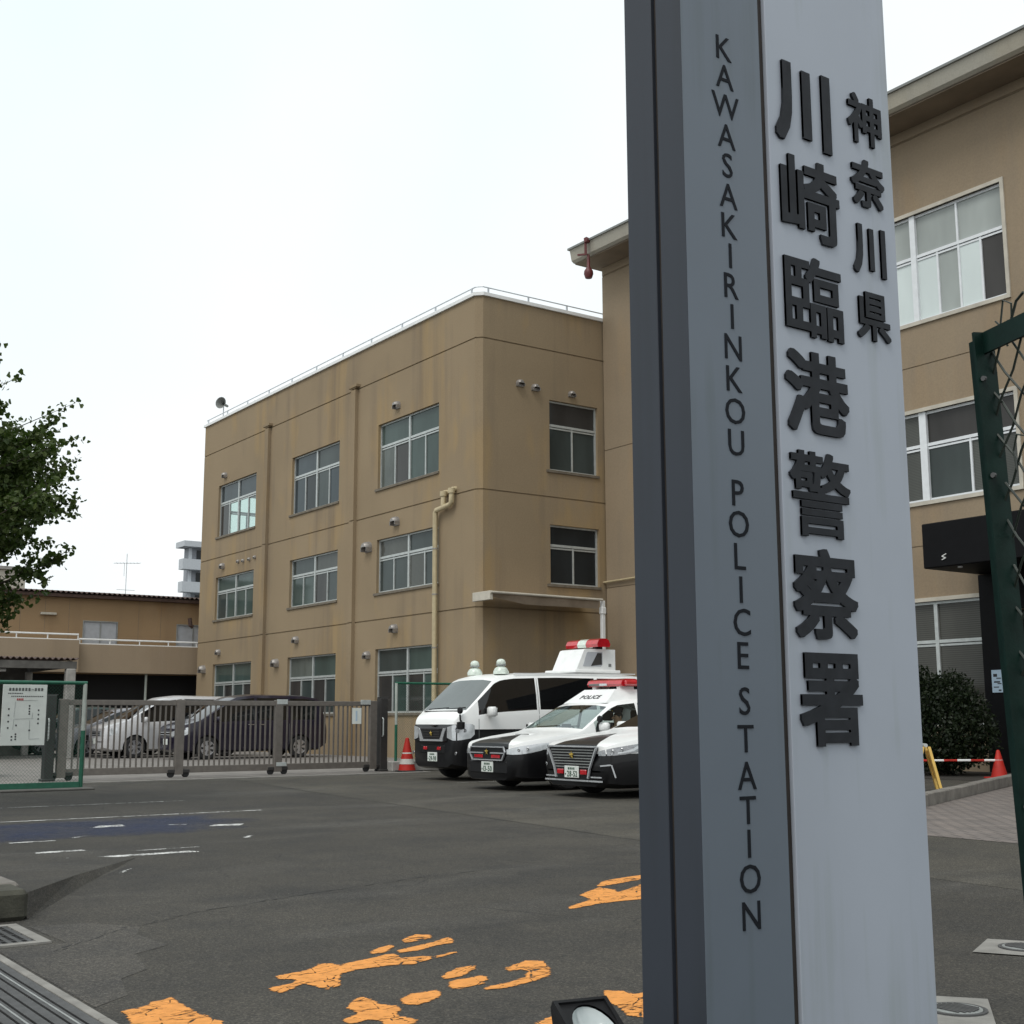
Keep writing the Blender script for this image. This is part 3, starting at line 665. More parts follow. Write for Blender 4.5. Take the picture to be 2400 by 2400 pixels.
for yy in (2.0, 8.4, 14.2, 23.8): mb.box(XH-.3, XH-.05, yy, yy+.25, 0, 2.9)
mb.split('garage_pier', 'balcony_wall', hs, world=True); MB().tube([(XH-.3, 17.35, 0), (XH-.3, 17.35, 2.9)], .05, 8).build('garage_pole', 'pale_post', hs, world=True)
MB().box(XH-10, XH-1.16, 2, 2.1, 2.9, 6).box(XH-10, XH-1.16, 23.9, 24, 2.9, 6).box(XH-10, XH-9.9, 2, 24, 2.9, 6).build('rear_wall', 'house_wall', hs, world=True)
def corrug(y0, y1, x0, z0, x1, z1, pitch, amp, th=.02):
    n = int((y1-y0)/pitch*6); mb = MB(); top, bot = [], []
    for x, z in ((x0, z0), (x1, z1)):
        top.append([(x, y0+(y1-y0)*i/n, z+amp*math.cos(2*math.pi*i/6)) for i in range(n+1)])
        bot.append([(p[0], p[1], p[2]-th) for p in top[-1]])
    mb.grid(top); mb.grid(bot); mb.grid([top[0], bot[0]]); mb.grid([top[1], bot[1]]); return mb
corrug(1.5, 24.3, XH-.75, 6.06, XH-10.3, 6.9, .2, .035).build('roof', 'rusty_iron', hs, world=True, fix=False)
MB().box(XH-1.09, XH-.8, 1.6, 24.2, 5.86, 5.98).build('eave_board', 'rusty_iron', hs, world=True)
MB().bbox(XH-1.09, XH-.95, 13.35, 13.95, 5.15, 5.24, .01).build('wall_lamp', 'trim_cream', hs, world=True)
MB().tube([(XH-.3, 19.05, 5.2), (XH-.3, 19.1, 4.9), (XH-.3, 19.2, 4.85)], .09, 8).build('roof_drain', 'rusty_iron', hs, world=True)
an = empty('tv_antenna', (-55.2, 18.15, 6.45), label='thin television aerial on the corrugated house roof', cat='antenna')
mb = MB(); mb.tube([(0, 0, -.2), (0, 0, 1.9)], .016, 6); mb.tube([(0, -.55, 1.45), (0, .6, 1.52)], .011, 5)
for i in range(8): yy = -.5+i*.15; mb.tube([(-.25, yy, 1.45+(yy+.55)*.06), (.25, yy, 1.45+(yy+.55)*.06)], .006, 4)
mb.tube([(0, -.1, .9), (0, -.1, 1.46)], .010, 4); mb.tube([(0, -.4, .3), (0, .4, .3)], .012, 4); mb.build('aerial', 'rail_steel', an)
cp = empty('carport', (-40.5, 6, 0), label='open carport with rusty corrugated roof at the left', cat='carport')
corrug(-6, 11.35, -38.45, 2.92, -43.2, 3.05, .17, .03).build('roof', 'rusty_iron', cp, world=True, fix=False)
MB().box(-38.58, -38.48, -6, 11.3, 2.62, 2.84).build('front_beam', 'concrete_dark', cp, world=True)
MB().box(-43.2, -38.6, 11.1, 11.2, 2.66, 2.86).build('side_beam', 'concrete_dark', cp, world=True)
for yy in (11.0, 4.5, -2.0): MB().bbox(-38.68, -38.42, yy, yy+.27, 0, 2.62, .02).build('post', 'concrete', cp, world=True)
for yy in (11.0, -2.0): MB().bbox(-43.1, -42.9, yy, yy+.2, 0, 2.66, .02).build('post', 'concrete', cp, world=True)
MB().box(-43.3, -43.22, -6, 11.2, 0, 2.9).build('back_wall', 'concrete_dark', cp, world=True)
MB().tube([(-40.2, 9.1, 2.6), (-40.2, 9.7, 2.62)], .05, 8).build('tube_lamp', 'white_metal', cp, world=True)
ap = empty('apartment_block', (-150, 60, 0), label='distant pale grey apartment block with stacked balconies', cat='apartment block')
MB().box(-142.6, -141.3, 53.6, 90, 0, 21.4).build('wall', 'apt_shade', ap, world=True)
MB().box(-142.7, -140, 52.6, 90.5, 20.85, 21.5).build('roof', 'apt_white', ap, world=True)
for i in range(6):
    z = 18.2-i*2.62; b = MB().box(-141.3, -140, 52.5, 90, z, z+1.2).build('balcony', 'apt_white', ap, world=True)
    MB().box(-141.28, -141.2, 54.6, 56.4, z+1.2, z+2.4).build('window', 'glass_dark', ap, world=True)
    MB().box(-141.25, -140.9, 53.6, 53.9, z+1.2, z+2.6).build('partition', 'apt_white', ap, world=True)
fb = empty('far_building', (-62, 12.5, 0), label='cream building end rising just above the house roof behind the tree', cat='building')
MB().box(-72, -62, 8, 15.6, 0, 8.1).build('wall', 'trim_cream', fb, world=True); MB().box(-72.1, -61.9, 7.9, 15.7, 8.1, 8.25).build('roof', 'concrete', fb, world=True)
# ================================================================== SIGN PILLAR
XP, XB, YA, YB, YG, XG, PH_ = -2.08, -2.29, 1.97, 2.74, 2.25, -2.18, 3.75
sp = empty('sign_pillar', (-2.185, 2.355, 0), label='tall grey sheet-metal sign pillar with raised black police station lettering', cat='sign')
MB().box(XB+.012, XP-.012, YA+.012, YB-.012, .0, PH_-.01).build('core', 'seam_brown', sp, world=True)
g2, t_ = .011, .030
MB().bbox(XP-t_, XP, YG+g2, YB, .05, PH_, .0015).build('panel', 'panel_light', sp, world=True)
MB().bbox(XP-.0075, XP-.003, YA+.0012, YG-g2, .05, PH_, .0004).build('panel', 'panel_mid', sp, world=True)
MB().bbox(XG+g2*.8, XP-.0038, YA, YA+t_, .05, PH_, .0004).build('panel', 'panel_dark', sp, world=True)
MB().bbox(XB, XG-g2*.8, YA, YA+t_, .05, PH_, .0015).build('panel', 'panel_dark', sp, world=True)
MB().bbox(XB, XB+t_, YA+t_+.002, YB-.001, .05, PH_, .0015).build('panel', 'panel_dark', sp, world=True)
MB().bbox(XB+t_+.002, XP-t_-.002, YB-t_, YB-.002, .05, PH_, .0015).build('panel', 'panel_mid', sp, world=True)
MB().bbox(XB-.12, XP+.12, YA-.12, YB+.12, 0, .05, .01).build('footing', 'concrete', sp, world=True)
def kanji(ch, yc, zc, wy, hz, bold):
    v, f = glyph(ch, bold); xs = [q[0] for q in v]; ys = [q[1] for q in v]; mb = MB()
    kx, ky = wy/(max(xs)-min(xs)), hz/(max(ys)-min(ys)); mx_, my_ = (max(xs)+min(xs))/2, (max(ys)+min(ys))/2
    mb.add([(XP+.0005+(q[2]+.52)*.0065, yc+(q[0]-mx_)*kx, zc+(q[1]-my_)*ky) for q in v], f)
    return mb.build('letter', 'letter_black', sp, world=True, fix=False)
for ch, yc, zc, w_k, h_k, bo_ in (('川', 2.386, 2.677, .209, .219, .034), ('崎', 2.399, 2.425, .218, .219, .020), ('臨', 2.397, 2.165, .212, .211, .015), ('港', 2.395, 1.917, .230, .208, .024),
                                 ('警', 2.391, 1.660, .217, .212, .014), ('察', 2.395, 1.416, .228, .220, .022), ('署', 2.399, 1.163, .220, .221, .024),
                                 ('神', 2.628, 2.707, .137, .141, .020), ('奈', 2.628, 2.525, .134, .134, .026), ('川', 2.622, 2.338, .130, .137, .028), ('県', 2.626, 2.156, .131, .131, .020)):
    kanji(ch, yc, zc, w_k, h_k, bo_)
zc_ = [2.755, 2.68, 2.602, 2.524, 2.448, 2.37, 2.293, 2.218, 2.142, 2.066, 1.99, 1.912, 1.834, 1.758, 1.638, 1.565, 1.489, 1.412, 1.337, 1.261, 1.158, 1.074, .992, .916, .843, .767, .688]
for ch, z in zip('KAWASAKIRINKOUPOLICESTATION', zc_):
    v, f = glyph(ch, 0); xs = [q[0] for q in v]; k = .062/.729; mx_ = (max(xs)+min(xs))/2; ys = [q[1] for q in v]; my_ = (max(ys)+min(ys))/2
    if ch == 'K' and z > 2.7: k0 = max(ys)-min(ys)
    k = .061/k0
    MB().add([(XP-.0035+(q[2]+.52)*.0022, 2.113+(q[0]-mx_)*k*.98, z+(q[1]-my_)*k) for q in v], f).build('letter', 'letter_ink', sp, world=True, fix=False)

# floodlight in front of the pillar
fl = empty('floodlight', (-2.17, 1.70, 0), label='black box floodlight with round reflector at the foot of the sign pillar', cat='floodlight')
MB().tube([(0, 0, 0), (0, 0, .30)], .03, 10).build('stake', 'plastic_black', fl)
hd = bpy.data.objects.new('head', None)
def rotm(pts, M, t): return [tuple(M @ Vector(p)+Vector(t)) for p in pts]
nx = Vector((.535, -.05, .843)).normalized(); ax_ = Vector((.124, .992, -.02)); ax_ = (ax_-nx*ax_.dot(nx)).normalized(); ay_ = nx.cross(ax_)
HM = Matrix((ax_, ay_, nx)).transposed(); HC = (.037, .022, .484)
def head(mb, name, mat, smooth=None, par=fl): mb.v = rotm(mb.v, HM, HC); return mb.build(name, mat, par, smooth)
a, b = .066, .100
mb = MB(); rim = [(-a, -b), (a, -b), (a, b), (-a, b)]
vs = [(x, y, 0) for x, y in rim]+[(x*.86, y*.93, 0) for x, y in rim]+[(x*.86, y*.93, -.03) for x, y in rim]+[(x*.62, y*.62, -.11) for x, y in rim]+[(x, y, -.018) for x, y in rim]
q4 = lambda i, j: [(i+k, i+(k+1) % 4, j+(k+1) % 4, j+k) for k in range(4)]
mb.add(vs, q4(0, 4)+q4(4, 8)+q4(0, 16)+q4(16, 12)+[(12, 13, 14, 15)]); hb = head(mb, 'housing', 'plastic_black')
mb = MB(); n = 24; prof = [(1, -.012), (.9, -.022), (.6, -.034), (.25, -.04), (0.001, -.041)]
mb.add([(.004+math.cos(2*math.pi*k/n)*r*.050, .018+math.sin(2*math.pi*k/n)*r*.070, z) for r, z in prof for k in range(n)], [(i*n+k, i*n+(k+1) % n, (i+1)*n+(k+1) % n, (i+1)*n+k) for i in range(len(prof)-1) for k in range(n)])
head(mb, 'reflector', 'lamp_glass', 60)
mb = MB().lathe([(.001, -.010), (.012, -.012), (.017, -.025), (.016, -.036)], (.008, -.02, 0), 'z', 12); head(mb, 'bulb', 'lens_clear', 60)
mb = MB(); mb.add([(x*.86, y*.93, -.006) for x, y in rim]+[(.004+math.cos(t)*.0505, .018+math.sin(t)*.0705, -.0065) for t in [2*math.pi*k/24 for k in range(24)]], [])
ring = [4+k for k in range(24)]
cor = {0: 18, 1: 0, 2: 0, 3: 0}
fs = []
for k in range(24):
    t = 2*math.pi*(k+.5)/24; c = (0 if t > 1.5*math.pi else 1)  # corner index by quadrant below
    qd = int(t//(math.pi/2)); ci = {0: 2, 1: 3, 2: 0, 3: 1}[qd]; fs.append((ci, ring[k], ring[(k+1) % 24]))
for qd, (c0, c1, k) in enumerate(((1, 2, 0), (2, 3, 6), (3, 0, 12), (0, 1, 18))): fs.append((c0, c1, ring[k]))
mb.f = fs; mb.mi = [0]*len(fs); head(mb, 'baffle', 'plastic_black')
MB().bar((0, -.075, .30), (.02, -.06, .44), .012, .03).bar((0, .10, .30), (.03, .09, .44), .012, .03).bar((0, -.08, .30), (0, .105, .30), .03, .012).build('bracket', 'plastic_black', fl)

# green gate leaf with chain link at the right edge
gx = empty('green_gate_leaf', (-1.484, 2.302, 0), label='dark green angle-iron gate frame with broken chain link at the right edge', cat='gate')
tl_ = Vector((-.02, -.028, 1)).normalized()
PO = lambda x, z: Vector((x*.93, x*-.36, 0))+tl_*z
mb = MB(); mb.bar(PO(.024, .03), PO(.024, 1.90), .007, .046, (.36, .93, 0)); mb.bar(PO(0.002, .03)+Vector((-.015, .025, 0)), PO(.002, 1.90)+Vector((-.015, .025, 0)), .05, .007, (.36, .93, 0)); mb.build('post', 'dark_green', gx)
mb = MB(); mb.bar(PO(.0, 1.877), PO(1.1, 1.877), .007, .045, (.0, 0, 1)); mb.build('top_rail', 'dark_green', gx)
mb = MB(); mb.bar(PO(.07, .06), PO(1.1, .06), .007, .055, (0, 0, 1)); mb.build('bottom_rail', 'dark_green', gx)
mb = MB(); mb.bar(PO(.262, .03)+Vector((.02, -.03, 0)), PO(.262, 2.05)+Vector((.02, -.03, 0)), .045, .045, (.36, .93, 0)); mb.bar(PO(1.1, .03), PO(1.1, 1.9), .045, .045, (.36, .93, 0)); mb.split('second_post', 'dark_green', gx)
mb = MB(); sz = .062
def wire(mb, pts, r=.0026): mb.tube(pts, r, 5)
i0 = 0
for k in range(-30, 40):
    for sgn in (1, -1):
        pts = []
        for j in range(0, 33):
            z = .10+j*.055; xx = .045+(k*.070)+sgn*(z*.80)
            if .0 <= xx <= 1.08: pts.append(PO(xx, z)+Vector((.36, .93, 0))*(.012+.003*((j % 2)*2-1)*sgn))
        if len(pts) > 1: wire(mb, pts)
tag(mb.build('wire_mesh', 'wire_dark', gx), kind='stuff')
mb = MB(); mb.tube([PO(.10, 1.85), PO(.085, 1.90), PO(.10, 1.945), PO(.125, 1.93), PO(.12, 1.89)], .0022, 5)
mb.tube([PO(.12, 1.90), PO(.14, 1.93), PO(.165, 1.94)], .003, 5); mb.tube([PO(.07, 1.91), PO(.09, 1.89), PO(.11, 1.90)], .002, 5)
mb.tube([PO(.09, 1.60), PO(.085, 1.64), PO(.10, 1.67), PO(.13, 1.66), PO(.15, 1.70)], .0022, 5)
for k in range(4): mb.lathe([(.017, -.004), (.019, 0), (.017, .004)], PO(.20, 1.845+k*.013), 'z', 10)
mb.split('tie_wire', 'wire_dark', gx)
bm_ = MB().lathe([(.0055, -.006), (.0055, .0), (.003, .003)], ax='y', n=8).mesh('bolt', 'cast_iron')
for z in (1.80, 1.60, .95, .45): o = inst(bm_, 'bolt', gx, PO(.028, z)-Vector((0, .012, 0)))

# ================================================================== SLIDING GATE
GX, GT = -24.60, 1.50
sg = empty('sliding_gate', (GX, 10.3, 0), label='bronze barred sliding gate on castors across the yard entrance', cat='gate')
stile = (7.02, 9.29, 11.40, 13.62)
vb = MB().box(-.012, .012, -.015, .015, .22, 1.40).mesh('bar', 'gate_bronze')
for i in range(3):
    a, b = stile[i]+.09, stile[i+1]-.07
    MB().bbox(GX-.03, GX+.03, a-.07, b+.05, 1.40, 1.50, .006).build('top_rail', 'gate_bronze', sg, world=True)
    MB().bbox(GX-.03, GX+.03, a-.07, b+.05, .09, .22, .006).build('bottom_rail', 'gate_bronze', sg, world=True)
    n = int((b-a)/.108)
    for k in range(1, n): inst(vb, 'bar', sg, Vector((GX, a+(b-a)*k/n, 0))-base_of(sg))
for i, y in enumerate(stile):
    MB().bbox(GX-.055, GX+.055, y-.085, y+.085, .06, 1.515, .008).build('stile', 'gate_bronze', sg, world=True)
    c = MB().bbox(GX-.05, GX+.05, y-.22, y+.22, .09, .16, .01).build('castor_frame', 'gate_post', sg, world=True)
    for s_ in (-.15, .15): MB().lathe([(.07, -.02), (.075, -.01), (.075, .01), (.07, .02)], (GX, y+s_, .075), 'x', 16).build('castor_wheel', 'rubber', c, smooth=40, world=True)
for y in (11.46, 13.42): MB().bbox(GX+.034, GX+.06, y-.12, y+.12, 1.43, 1.53, .004).build('plate', 'alu', sg, world=True)
MB().bbox(GX+.058, GX+.07, 11.35, 11.58, .17, .25, .004).build('plate', 'alu', sg, world=True)
nb = MB().box(GX+.036, GX+.042, 13.10, 13.32, 1.02, 1.36).build('notice', 'paper_white', sg, world=True)
MB().box(GX+.043, GX+.046, 13.18, 13.22, 1.08, 1.30).build('mark', 'paper_blue', nb, world=True)
for y, nm, lab in ((13.86, 'gate_post', 'dark square post closing the sliding gate beside the traffic cones'), (6.78, 'gate_post', 'dark square gate post behind the notice board fence')):
    p = empty(nm, (GX, y, 0), label=lab, cat='post')
    MB().bbox(-.09, .09, -.09, .09, 0, 1.58, .01).build('shaft', 'gate_post', p); MB().bbox(-.12, .12, -.12, .12, 0, .05, .01).build('base_plate', 'gate_post', p)
    MB().bbox(-.06, .06, -.10, .12, 1.58, 1.60, .005).build('cap', 'gate_post', p)
    MB().tube([(.1, -.05, .75), (.14, -.05, .78), (.14, -.05, 1.12), (.1, -.05, 1.15)], .015, 6).build('handle', 'alu', p)

# ================================================================== GREEN MESH FENCES
def mesh_panel(root, x, y0, y1, z0, z1, pitch=.056, r=.0016):
    mb = MB(); h = z1-z0; n = int((y1-y0+h)/pitch)
    for k in range(n):
        for sg_ in (1, -1):
            s0 = y0-h+k*pitch if sg_ > 0 else y0+k*pitch
            a, b = (s0, z0), (s0+sg_*h, z1)
            pts = []
            for (p, q) in ((a, b),):
                lo_, hi_ = 0.0, 1.0; dy = q[0]-p[0]
                for lim, s in ((y0, 1), (y1, -1)):
                    t = (lim-p[0])/dy
                    if (dy > 0) == (s > 0): lo_ = max(lo_, t)
                    else: hi_ = min(hi_, t)
                if hi_ > lo_: pts = [(x+.003*sg_, p[0]+dy*t, p[1]+(q[1]-p[1])*t) for t in (lo_, hi_)]
            if pts: mb.tube(pts, r, 3, caps=False)
    return tag(mb.build('wire_mesh', 'green_wire', root, world=True), kind='stuff')
lf = empty('mesh_fence', (-21.6, 5, 0), label='green wire mesh fence panel carrying the white notice board', cat='fence')
FX = -21.6
mb = MB().tube([(FX, 6.50, 0), (FX, 6.50, .95)], .035, 10); mb.build('post', 'green_paint', lf, smooth=40, world=True)
MB().tube([(FX, 6.50, .95), (FX, 6.50, 1.72)], .034, 10).build('post_sleeve', 'pale_post', lf, smooth=40, world=True)
for y in (4.6, 2.7, .8): MB().tube([(FX, y, 0), (FX, y, 1.72)], .035, 10).build('post', 'green_paint', lf, smooth=40, world=True)
MB().tube([(FX, .8, 1.73), (FX, 6.53, 1.73)], .03, 10).build('top_rail', 'green_paint', lf, smooth=40, world=True)
MB().box(FX-.035, FX+.035, .8, 6.47, .03, .12).build('bottom_rail', 'green_paint', lf, world=True)
mesh_panel(lf, FX, .8, 6.47, .12, 1.71)
mb = MB(); mb.prism([(.6, 0), (6.6, 0), (6.45, .03), (.6, .03)], -21.85, -21.3, 'x')
tag(MB().bbox(-21.9, -21.2, .5, 6.62, 0, .03, .01).build('fence_footing', 'concrete_dark'), kind='structure')
nbd = empty('notice_board', (-21.52, 5.52, .72), label='white route notice board hanging on the green mesh fence', cat='notice board')
MB().bbox(-.012, .012, -.35, .34, 0, .97, .004).build('board', 'paper_white', nbd)
mb = MB()
for i in range(11):
    if i == 7: mb.bar((.014, -.26+i*.05, .885), (.014, -.24+i*.05, .90), .004, .008, (1, 0, 0)); mb.bar((.014, -.24+i*.05, .90), (.014, -.225+i*.05, .885), .004, .008, (1, 0, 0)); continue
    y = -.26+i*.05
    for j in range(3): mb.box(.0125, .0145, y, y+.036, .872+j*.016, .881+j*.016)
    mb.box(.0125, .0143, y+.013, y+.022, .868, .918)
tag(mb.build('heading', 'ink', nbd), kind='stuff')
mb = MB()
for i in range(9): mb.box(.0125, .0145, -.27+i*.026, -.252+i*.026, .822, .838)
for i in range(17): mb.box(.0125, .0145, -.22+i*.030, -.20+i*.030, .775, .790)
for y, zz in ((-.245, (.58, .48, .38, .28)), (.22, (.56, .49, .42, .35)), (.075, (.63, .585, .54, .50)), (-.12, (.32, .18, .14, .10)), (-.18, (.14, .09)), (.09, (.24,))):
    for z in zz: mb.box(.0125, .0145, y-.012, y+.012, z-.013, z+.013)
tag(mb.build('small_print', 'ink', nbd), kind='stuff')
mb = MB()
for p, q in (((-.15, .42), (.15, .43)), ((.12, .43), (.13, .52)), ((.09, .10), (.09, .40)), ((.09, .10), (.25, .11)), ((-.17, .25), (-.16, .42)), ((-.13, .72), (.2, .72)), ((-.16, .45), (-.15, .7))): mb.bar((.0135, *p), (.0135, *q), .002, .005, (1, 0, 0))
tag(mb.build('map_line', 'ink_grey', nbd), kind='stuff')
mb = MB()
for i in range(4): mb.box(.0125, .0146, -.13+i*.027, -.11+i*.027, .715, .75)
mb.build('red_print', 'ink_red', nbd)
rf = empty('mesh_fence', (-24.4, 16, 0), label='green wire mesh fence running behind the police van', cat='fence')
RX = -24.45
for y in (14.12, 16.1, 18.2):
    MB().tube([(RX, y, 0), (RX, y, 1.0)], .032, 10).build('post', 'green_paint', rf, smooth=40, world=True); MB().tube([(RX, y, 1.0), (RX, y, 1.9)], .031, 10).build('post_sleeve', 'pale_post', rf, smooth=40, world=True)
MB().tube([(RX, 14.1, 1.90), (RX, 18.2, 1.90)], .026, 8).build('top_rail', 'green_paint', rf, smooth=40, world=True)
mesh_panel(rf, RX, 14.15, 18.2, .1, 1.88)
tag(MB().bbox(-24.6, -24.3, 13.95, 18.4, 0, .22, .02).build('fence_footing', 'concrete'), kind='structure')

# ================================================================== CONES, BARRIER, SIGN, KERB, BUSH (right) and cones by the van
def cone_parts(root, h, r, stripes=()):
    MB().bbox(-r*1.35, r*1.35, -r*1.35, r*1.35, 0, .03, .008).build('base', 'cone_red' if not stripes else 'rubber', root)
    MB().lathe([(r, .03), (r*.93, .08), (r*.20, h-.01), (r*.12, h), (0, h)], n=18).build('cone', 'cone_red', root, smooth=40)
    for a, b in stripes:
        ra, rb = r*(1-(a-.03)/(h-.03)*.86)+.004, r*(1-(b-.03)/(h-.03)*.86)+.004
        MB().lathe([(ra, a), (rb, b)], n=18).build('band', 'cone_white', root, smooth=40)
co = empty('traffic_cone', (-14.42, 21.18, 0), label='red traffic cone holding the red and white bar by the entrance', cat='traffic cone'); cone_parts(co, .52, .15)
bb = empty('cone_bar', (-14.42, 21.18, .33), label='red and white striped bar between the bush and the red cone', cat='barrier bar')
bd = Vector((-.5757, -.8176, 0)); L = 1.75
for i in range(7):
    p, q = bd*(.02+L*i/7), bd*(.02+L*(i+1)/7); MB().tube([p, q], .022, 10).build('bar_section', 'barrier_white' if i % 2 == 0 else 'cone_red', bb, smooth=40)
MB().lathe([(.06, -.012), (.075, -.012), (.075, .012), (.06, .012)], (0, 0, .0), 'z', 14).build('ring', 'barrier_white', bb)
c2_ = empty('traffic_cone', tuple(Vector((-14.42, 21.18, 0))+bd*1.83), label='red traffic cone at the hidden end of the striped bar', cat='traffic cone'); cone_parts(c2_, .52, .15)
k1 = empty('traffic_cone', (-24.22, 14.27, 0), label='red and white striped cone beside the gate post', cat='traffic cone'); cone_parts(k1, .72, .19, ((.16, .27), (.38, .48), (.56, .63)))
ys = empty('yellow_stand_sign', (-12.55, 16.55, 0), rz=R_(-42), label='yellow folding floor sign standing at the kerb beside the pillar', cat='floor sign')
for s_ in (-1, 1):
    mb = MB(); y0, y1 = s_*.20, s_*.045
    def leg(x0, x1): mb.add([(x0, y0-.02, 0), (x1, y0-.02, 0), (x1, y0+.02, 0), (x0, y0+.02, 0), (x0, y1-.02, .68), (x1, y1-.02, .68), (x1, y1+.02, .68), (x0, y1+.02, .68)], [(0, 1, 2, 3), (4, 5, 6, 7), (0, 1, 5, 4), (1, 2, 6, 5), (2, 3, 7, 6), (3, 0, 4, 7)])
    leg(-.18, -.09); leg(.09, .18); mb.build('frame', 'yellow_plastic', ys)
    yl = lambda z: y0+(y1-y0)*z/.68
    MB().add([(-.10, yl(.2)-.006, .2), (.10, yl(.2)-.006, .2), (.10, yl(.62)-.006, .62), (-.10, yl(.62)-.006, .62), (-.10, yl(.2)+.006, .2), (.10, yl(.2)+.006, .2), (.10, yl(.62)+.006, .62), (-.10, yl(.62)+.006, .62)], [(0, 1, 2, 3), (4, 5, 6, 7), (0, 1, 5, 4), (1, 2, 6, 5), (2, 3, 7, 6), (3, 0, 4, 7)]).build('board', 'yellow_plastic', ys)
    e = .010*(-1 if s_ < 0 else 1); mb = MB()
    for x0, x1, za, zb in ((.0, .06, .44, .52), (-.05, .07, .38, .43), (-.06, .05, .28, .33), (-.02, .08, .47, .54)): mb.add([(x0, yl(za)+e, za), (x1, yl(za)+e, za), (x1, yl(zb)+e, zb), (x0, yl(zb)+e, zb)], [(0, 1, 2, 3)])
    mb.build('print', 'ink', ys)
MB().tube([(-.17, 0, .70), (.17, 0, .70)], .028, 10).build('hinge', 'alu', ys, smooth=40)
kr = tag(empty('entrance_kerb', (-11.5, 16.3, 0)), kind='structure')
A_, B_ = Vector((-9.55, 11.7, 0)), Vector((-13.5, 20.65, 0)); d_ = (B_-A_).normalized(); n_ = Vector((d_.y, -d_.x, 0)); nb_ = 16; Ls = (B_-A_).length/nb_
for i in range(nb_):
    mb = MB(); p, q = A_+d_*(i*Ls+.006), A_+d_*((i+1)*Ls-.006); h = .155+random.uniform(-.006, .006); o = random.uniform(-.005, .005)
    vs = [p+n_*o, q+n_*o, q+n_*(o-.16), p+n_*(o-.16)]; c_ = .012
    mb.add([(v.x, v.y, 0) for v in vs]+[(v.x, v.y, h-c_) for v in vs]+[(*(v+(n_*-c_ if j < 2 else n_*c_)).xy, h) for j, v in enumerate(vs)], q4(0, 4)+q4(4, 8)+[(8, 9, 10, 11)])
    mb.build('kerb_stone', 'kerb_stone', kr, world=True)
def manhole(poly, c, r, lab):
    m = empty('manhole', (*c, 0), label=lab, cat='manhole')
    sheet('concrete_surround', [(p[0]-c[0], p[1]-c[1]) for p in poly], .006, 'concrete_light', m)
    MB().lathe([(r*1.15, .006), (r*1.15, .012), (r, .012), (r, .009)], n=24).build('ring', 'cast_iron', m); cv_ = MB().lathe([(r*.97, .006), (r*.97, .013), (0.001, .015)], n=24).build('cover', 'alu_dull', m, smooth=30)
    mb = MB()
    for k in range(-3, 4): mb.box(-math.sqrt(max(0, .64-(k*.2)**2))*r, math.sqrt(max(0, .64-(k*.2)**2))*r, k*.2*r-.006, k*.2*r+.006, .015, .018)
    mb.build('rib', 'cast_iron', cv_)
manhole([(-3.94, 5.48), (-4.12, 5.86), (-3.80, 6.05), (-3.62, 5.66)], (-3.86, 5.77), .10, 'farther small manhole cover in a pale concrete surround')
manhole([(-3.07, 4.02), (-3.47, 4.48), (-3.27, 4.63), (-2.90, 4.16)], (-3.22, 4.36), .10, 'nearer small manhole cover beside the sign pillar')

def leafball(mb, c, rad, n, size, fan=False, squash=(1, 1, 1), rg=rng, shell=.55):
    d = rg.normal(size=(n, 3)); d /= np.linalg.norm(d, axis=1)[:, None]; r = (shell+(1-shell)*rg.random(n))**.6
    P = np.array(c)+d*r[:, None]*np.array(rad)
    leaves(mb, P, size, rg, fan)
def leaves(mb, P, size, rg, fan=True):
    n = len(P); a = rg.normal(size=(n, 3)); a /= np.linalg.norm(a, axis=1)[:, None]; b = rg.normal(size=(n, 3)); b -= a*(a*b).sum(1)[:, None]; b /= np.linalg.norm(b, axis=1)[:, None]
    s = (size*(.7+.6*rg.random(n)))[:, None]; nrm = np.cross(a, b)
    if fan: Q = [P, P+a*s*.62-b*s*.62+nrm*s*.1, P+a*s*.95-b*s*.34, P+a*s*.90-nrm*s*.06, P+a*s*.97+b*s*.32, P+a*s*.66+b*s*.60+nrm*s*.12]
    else: Q = [P, P+a*s*.5-b*s*.28, P+a*s*1.05, P+a*s*.5+b*s*.28]
    V = np.stack(Q, 1).reshape(-1, 3); o = len(mb.v)
    mb.v += [tuple(p) for p in V.tolist()]; nq = len(Q); mb.f += [tuple(o+nq*i+k for k in range(nq)) for i in range(n)]; mb.mi += [0]*n
bu = empty('round_bush', (-15.9, 21.55, 0), label='dark clipped evergreen bush beneath the ground-floor window', cat='bush')
mb = MB()
for c, r, n in (((0, 0, .95), (1.05, .95, .95), 9000), ((-.45, -.2, 1.45), (.65, .6, .75), 4200), ((.55, .1, .75), (.6, .6, .6), 1800), ((.1, .2, 1.6), (.5, .5, .45), 1500), ((-.1, -.2, .45), (1.05, .9, .4), 2200), ((-.9, -.3, .8), (.5, .5, .6), 1200)): leafball(mb, c, r, n, .075, shell=.35)
mb.build('crown', 'bush_leaf', bu, fix=False)
mb = MB()
for k in range(7):
    t = k*.9; mb.tube([(math.cos(t)*.05, math.sin(t)*.05, 0), (math.cos(t)*.25, math.sin(t)*.25, .6), (math.cos(t)*.55, math.sin(t)*.5, 1.2)], [.03, .022, .01], 6)
mb.build('trunk', 'bark', bu)
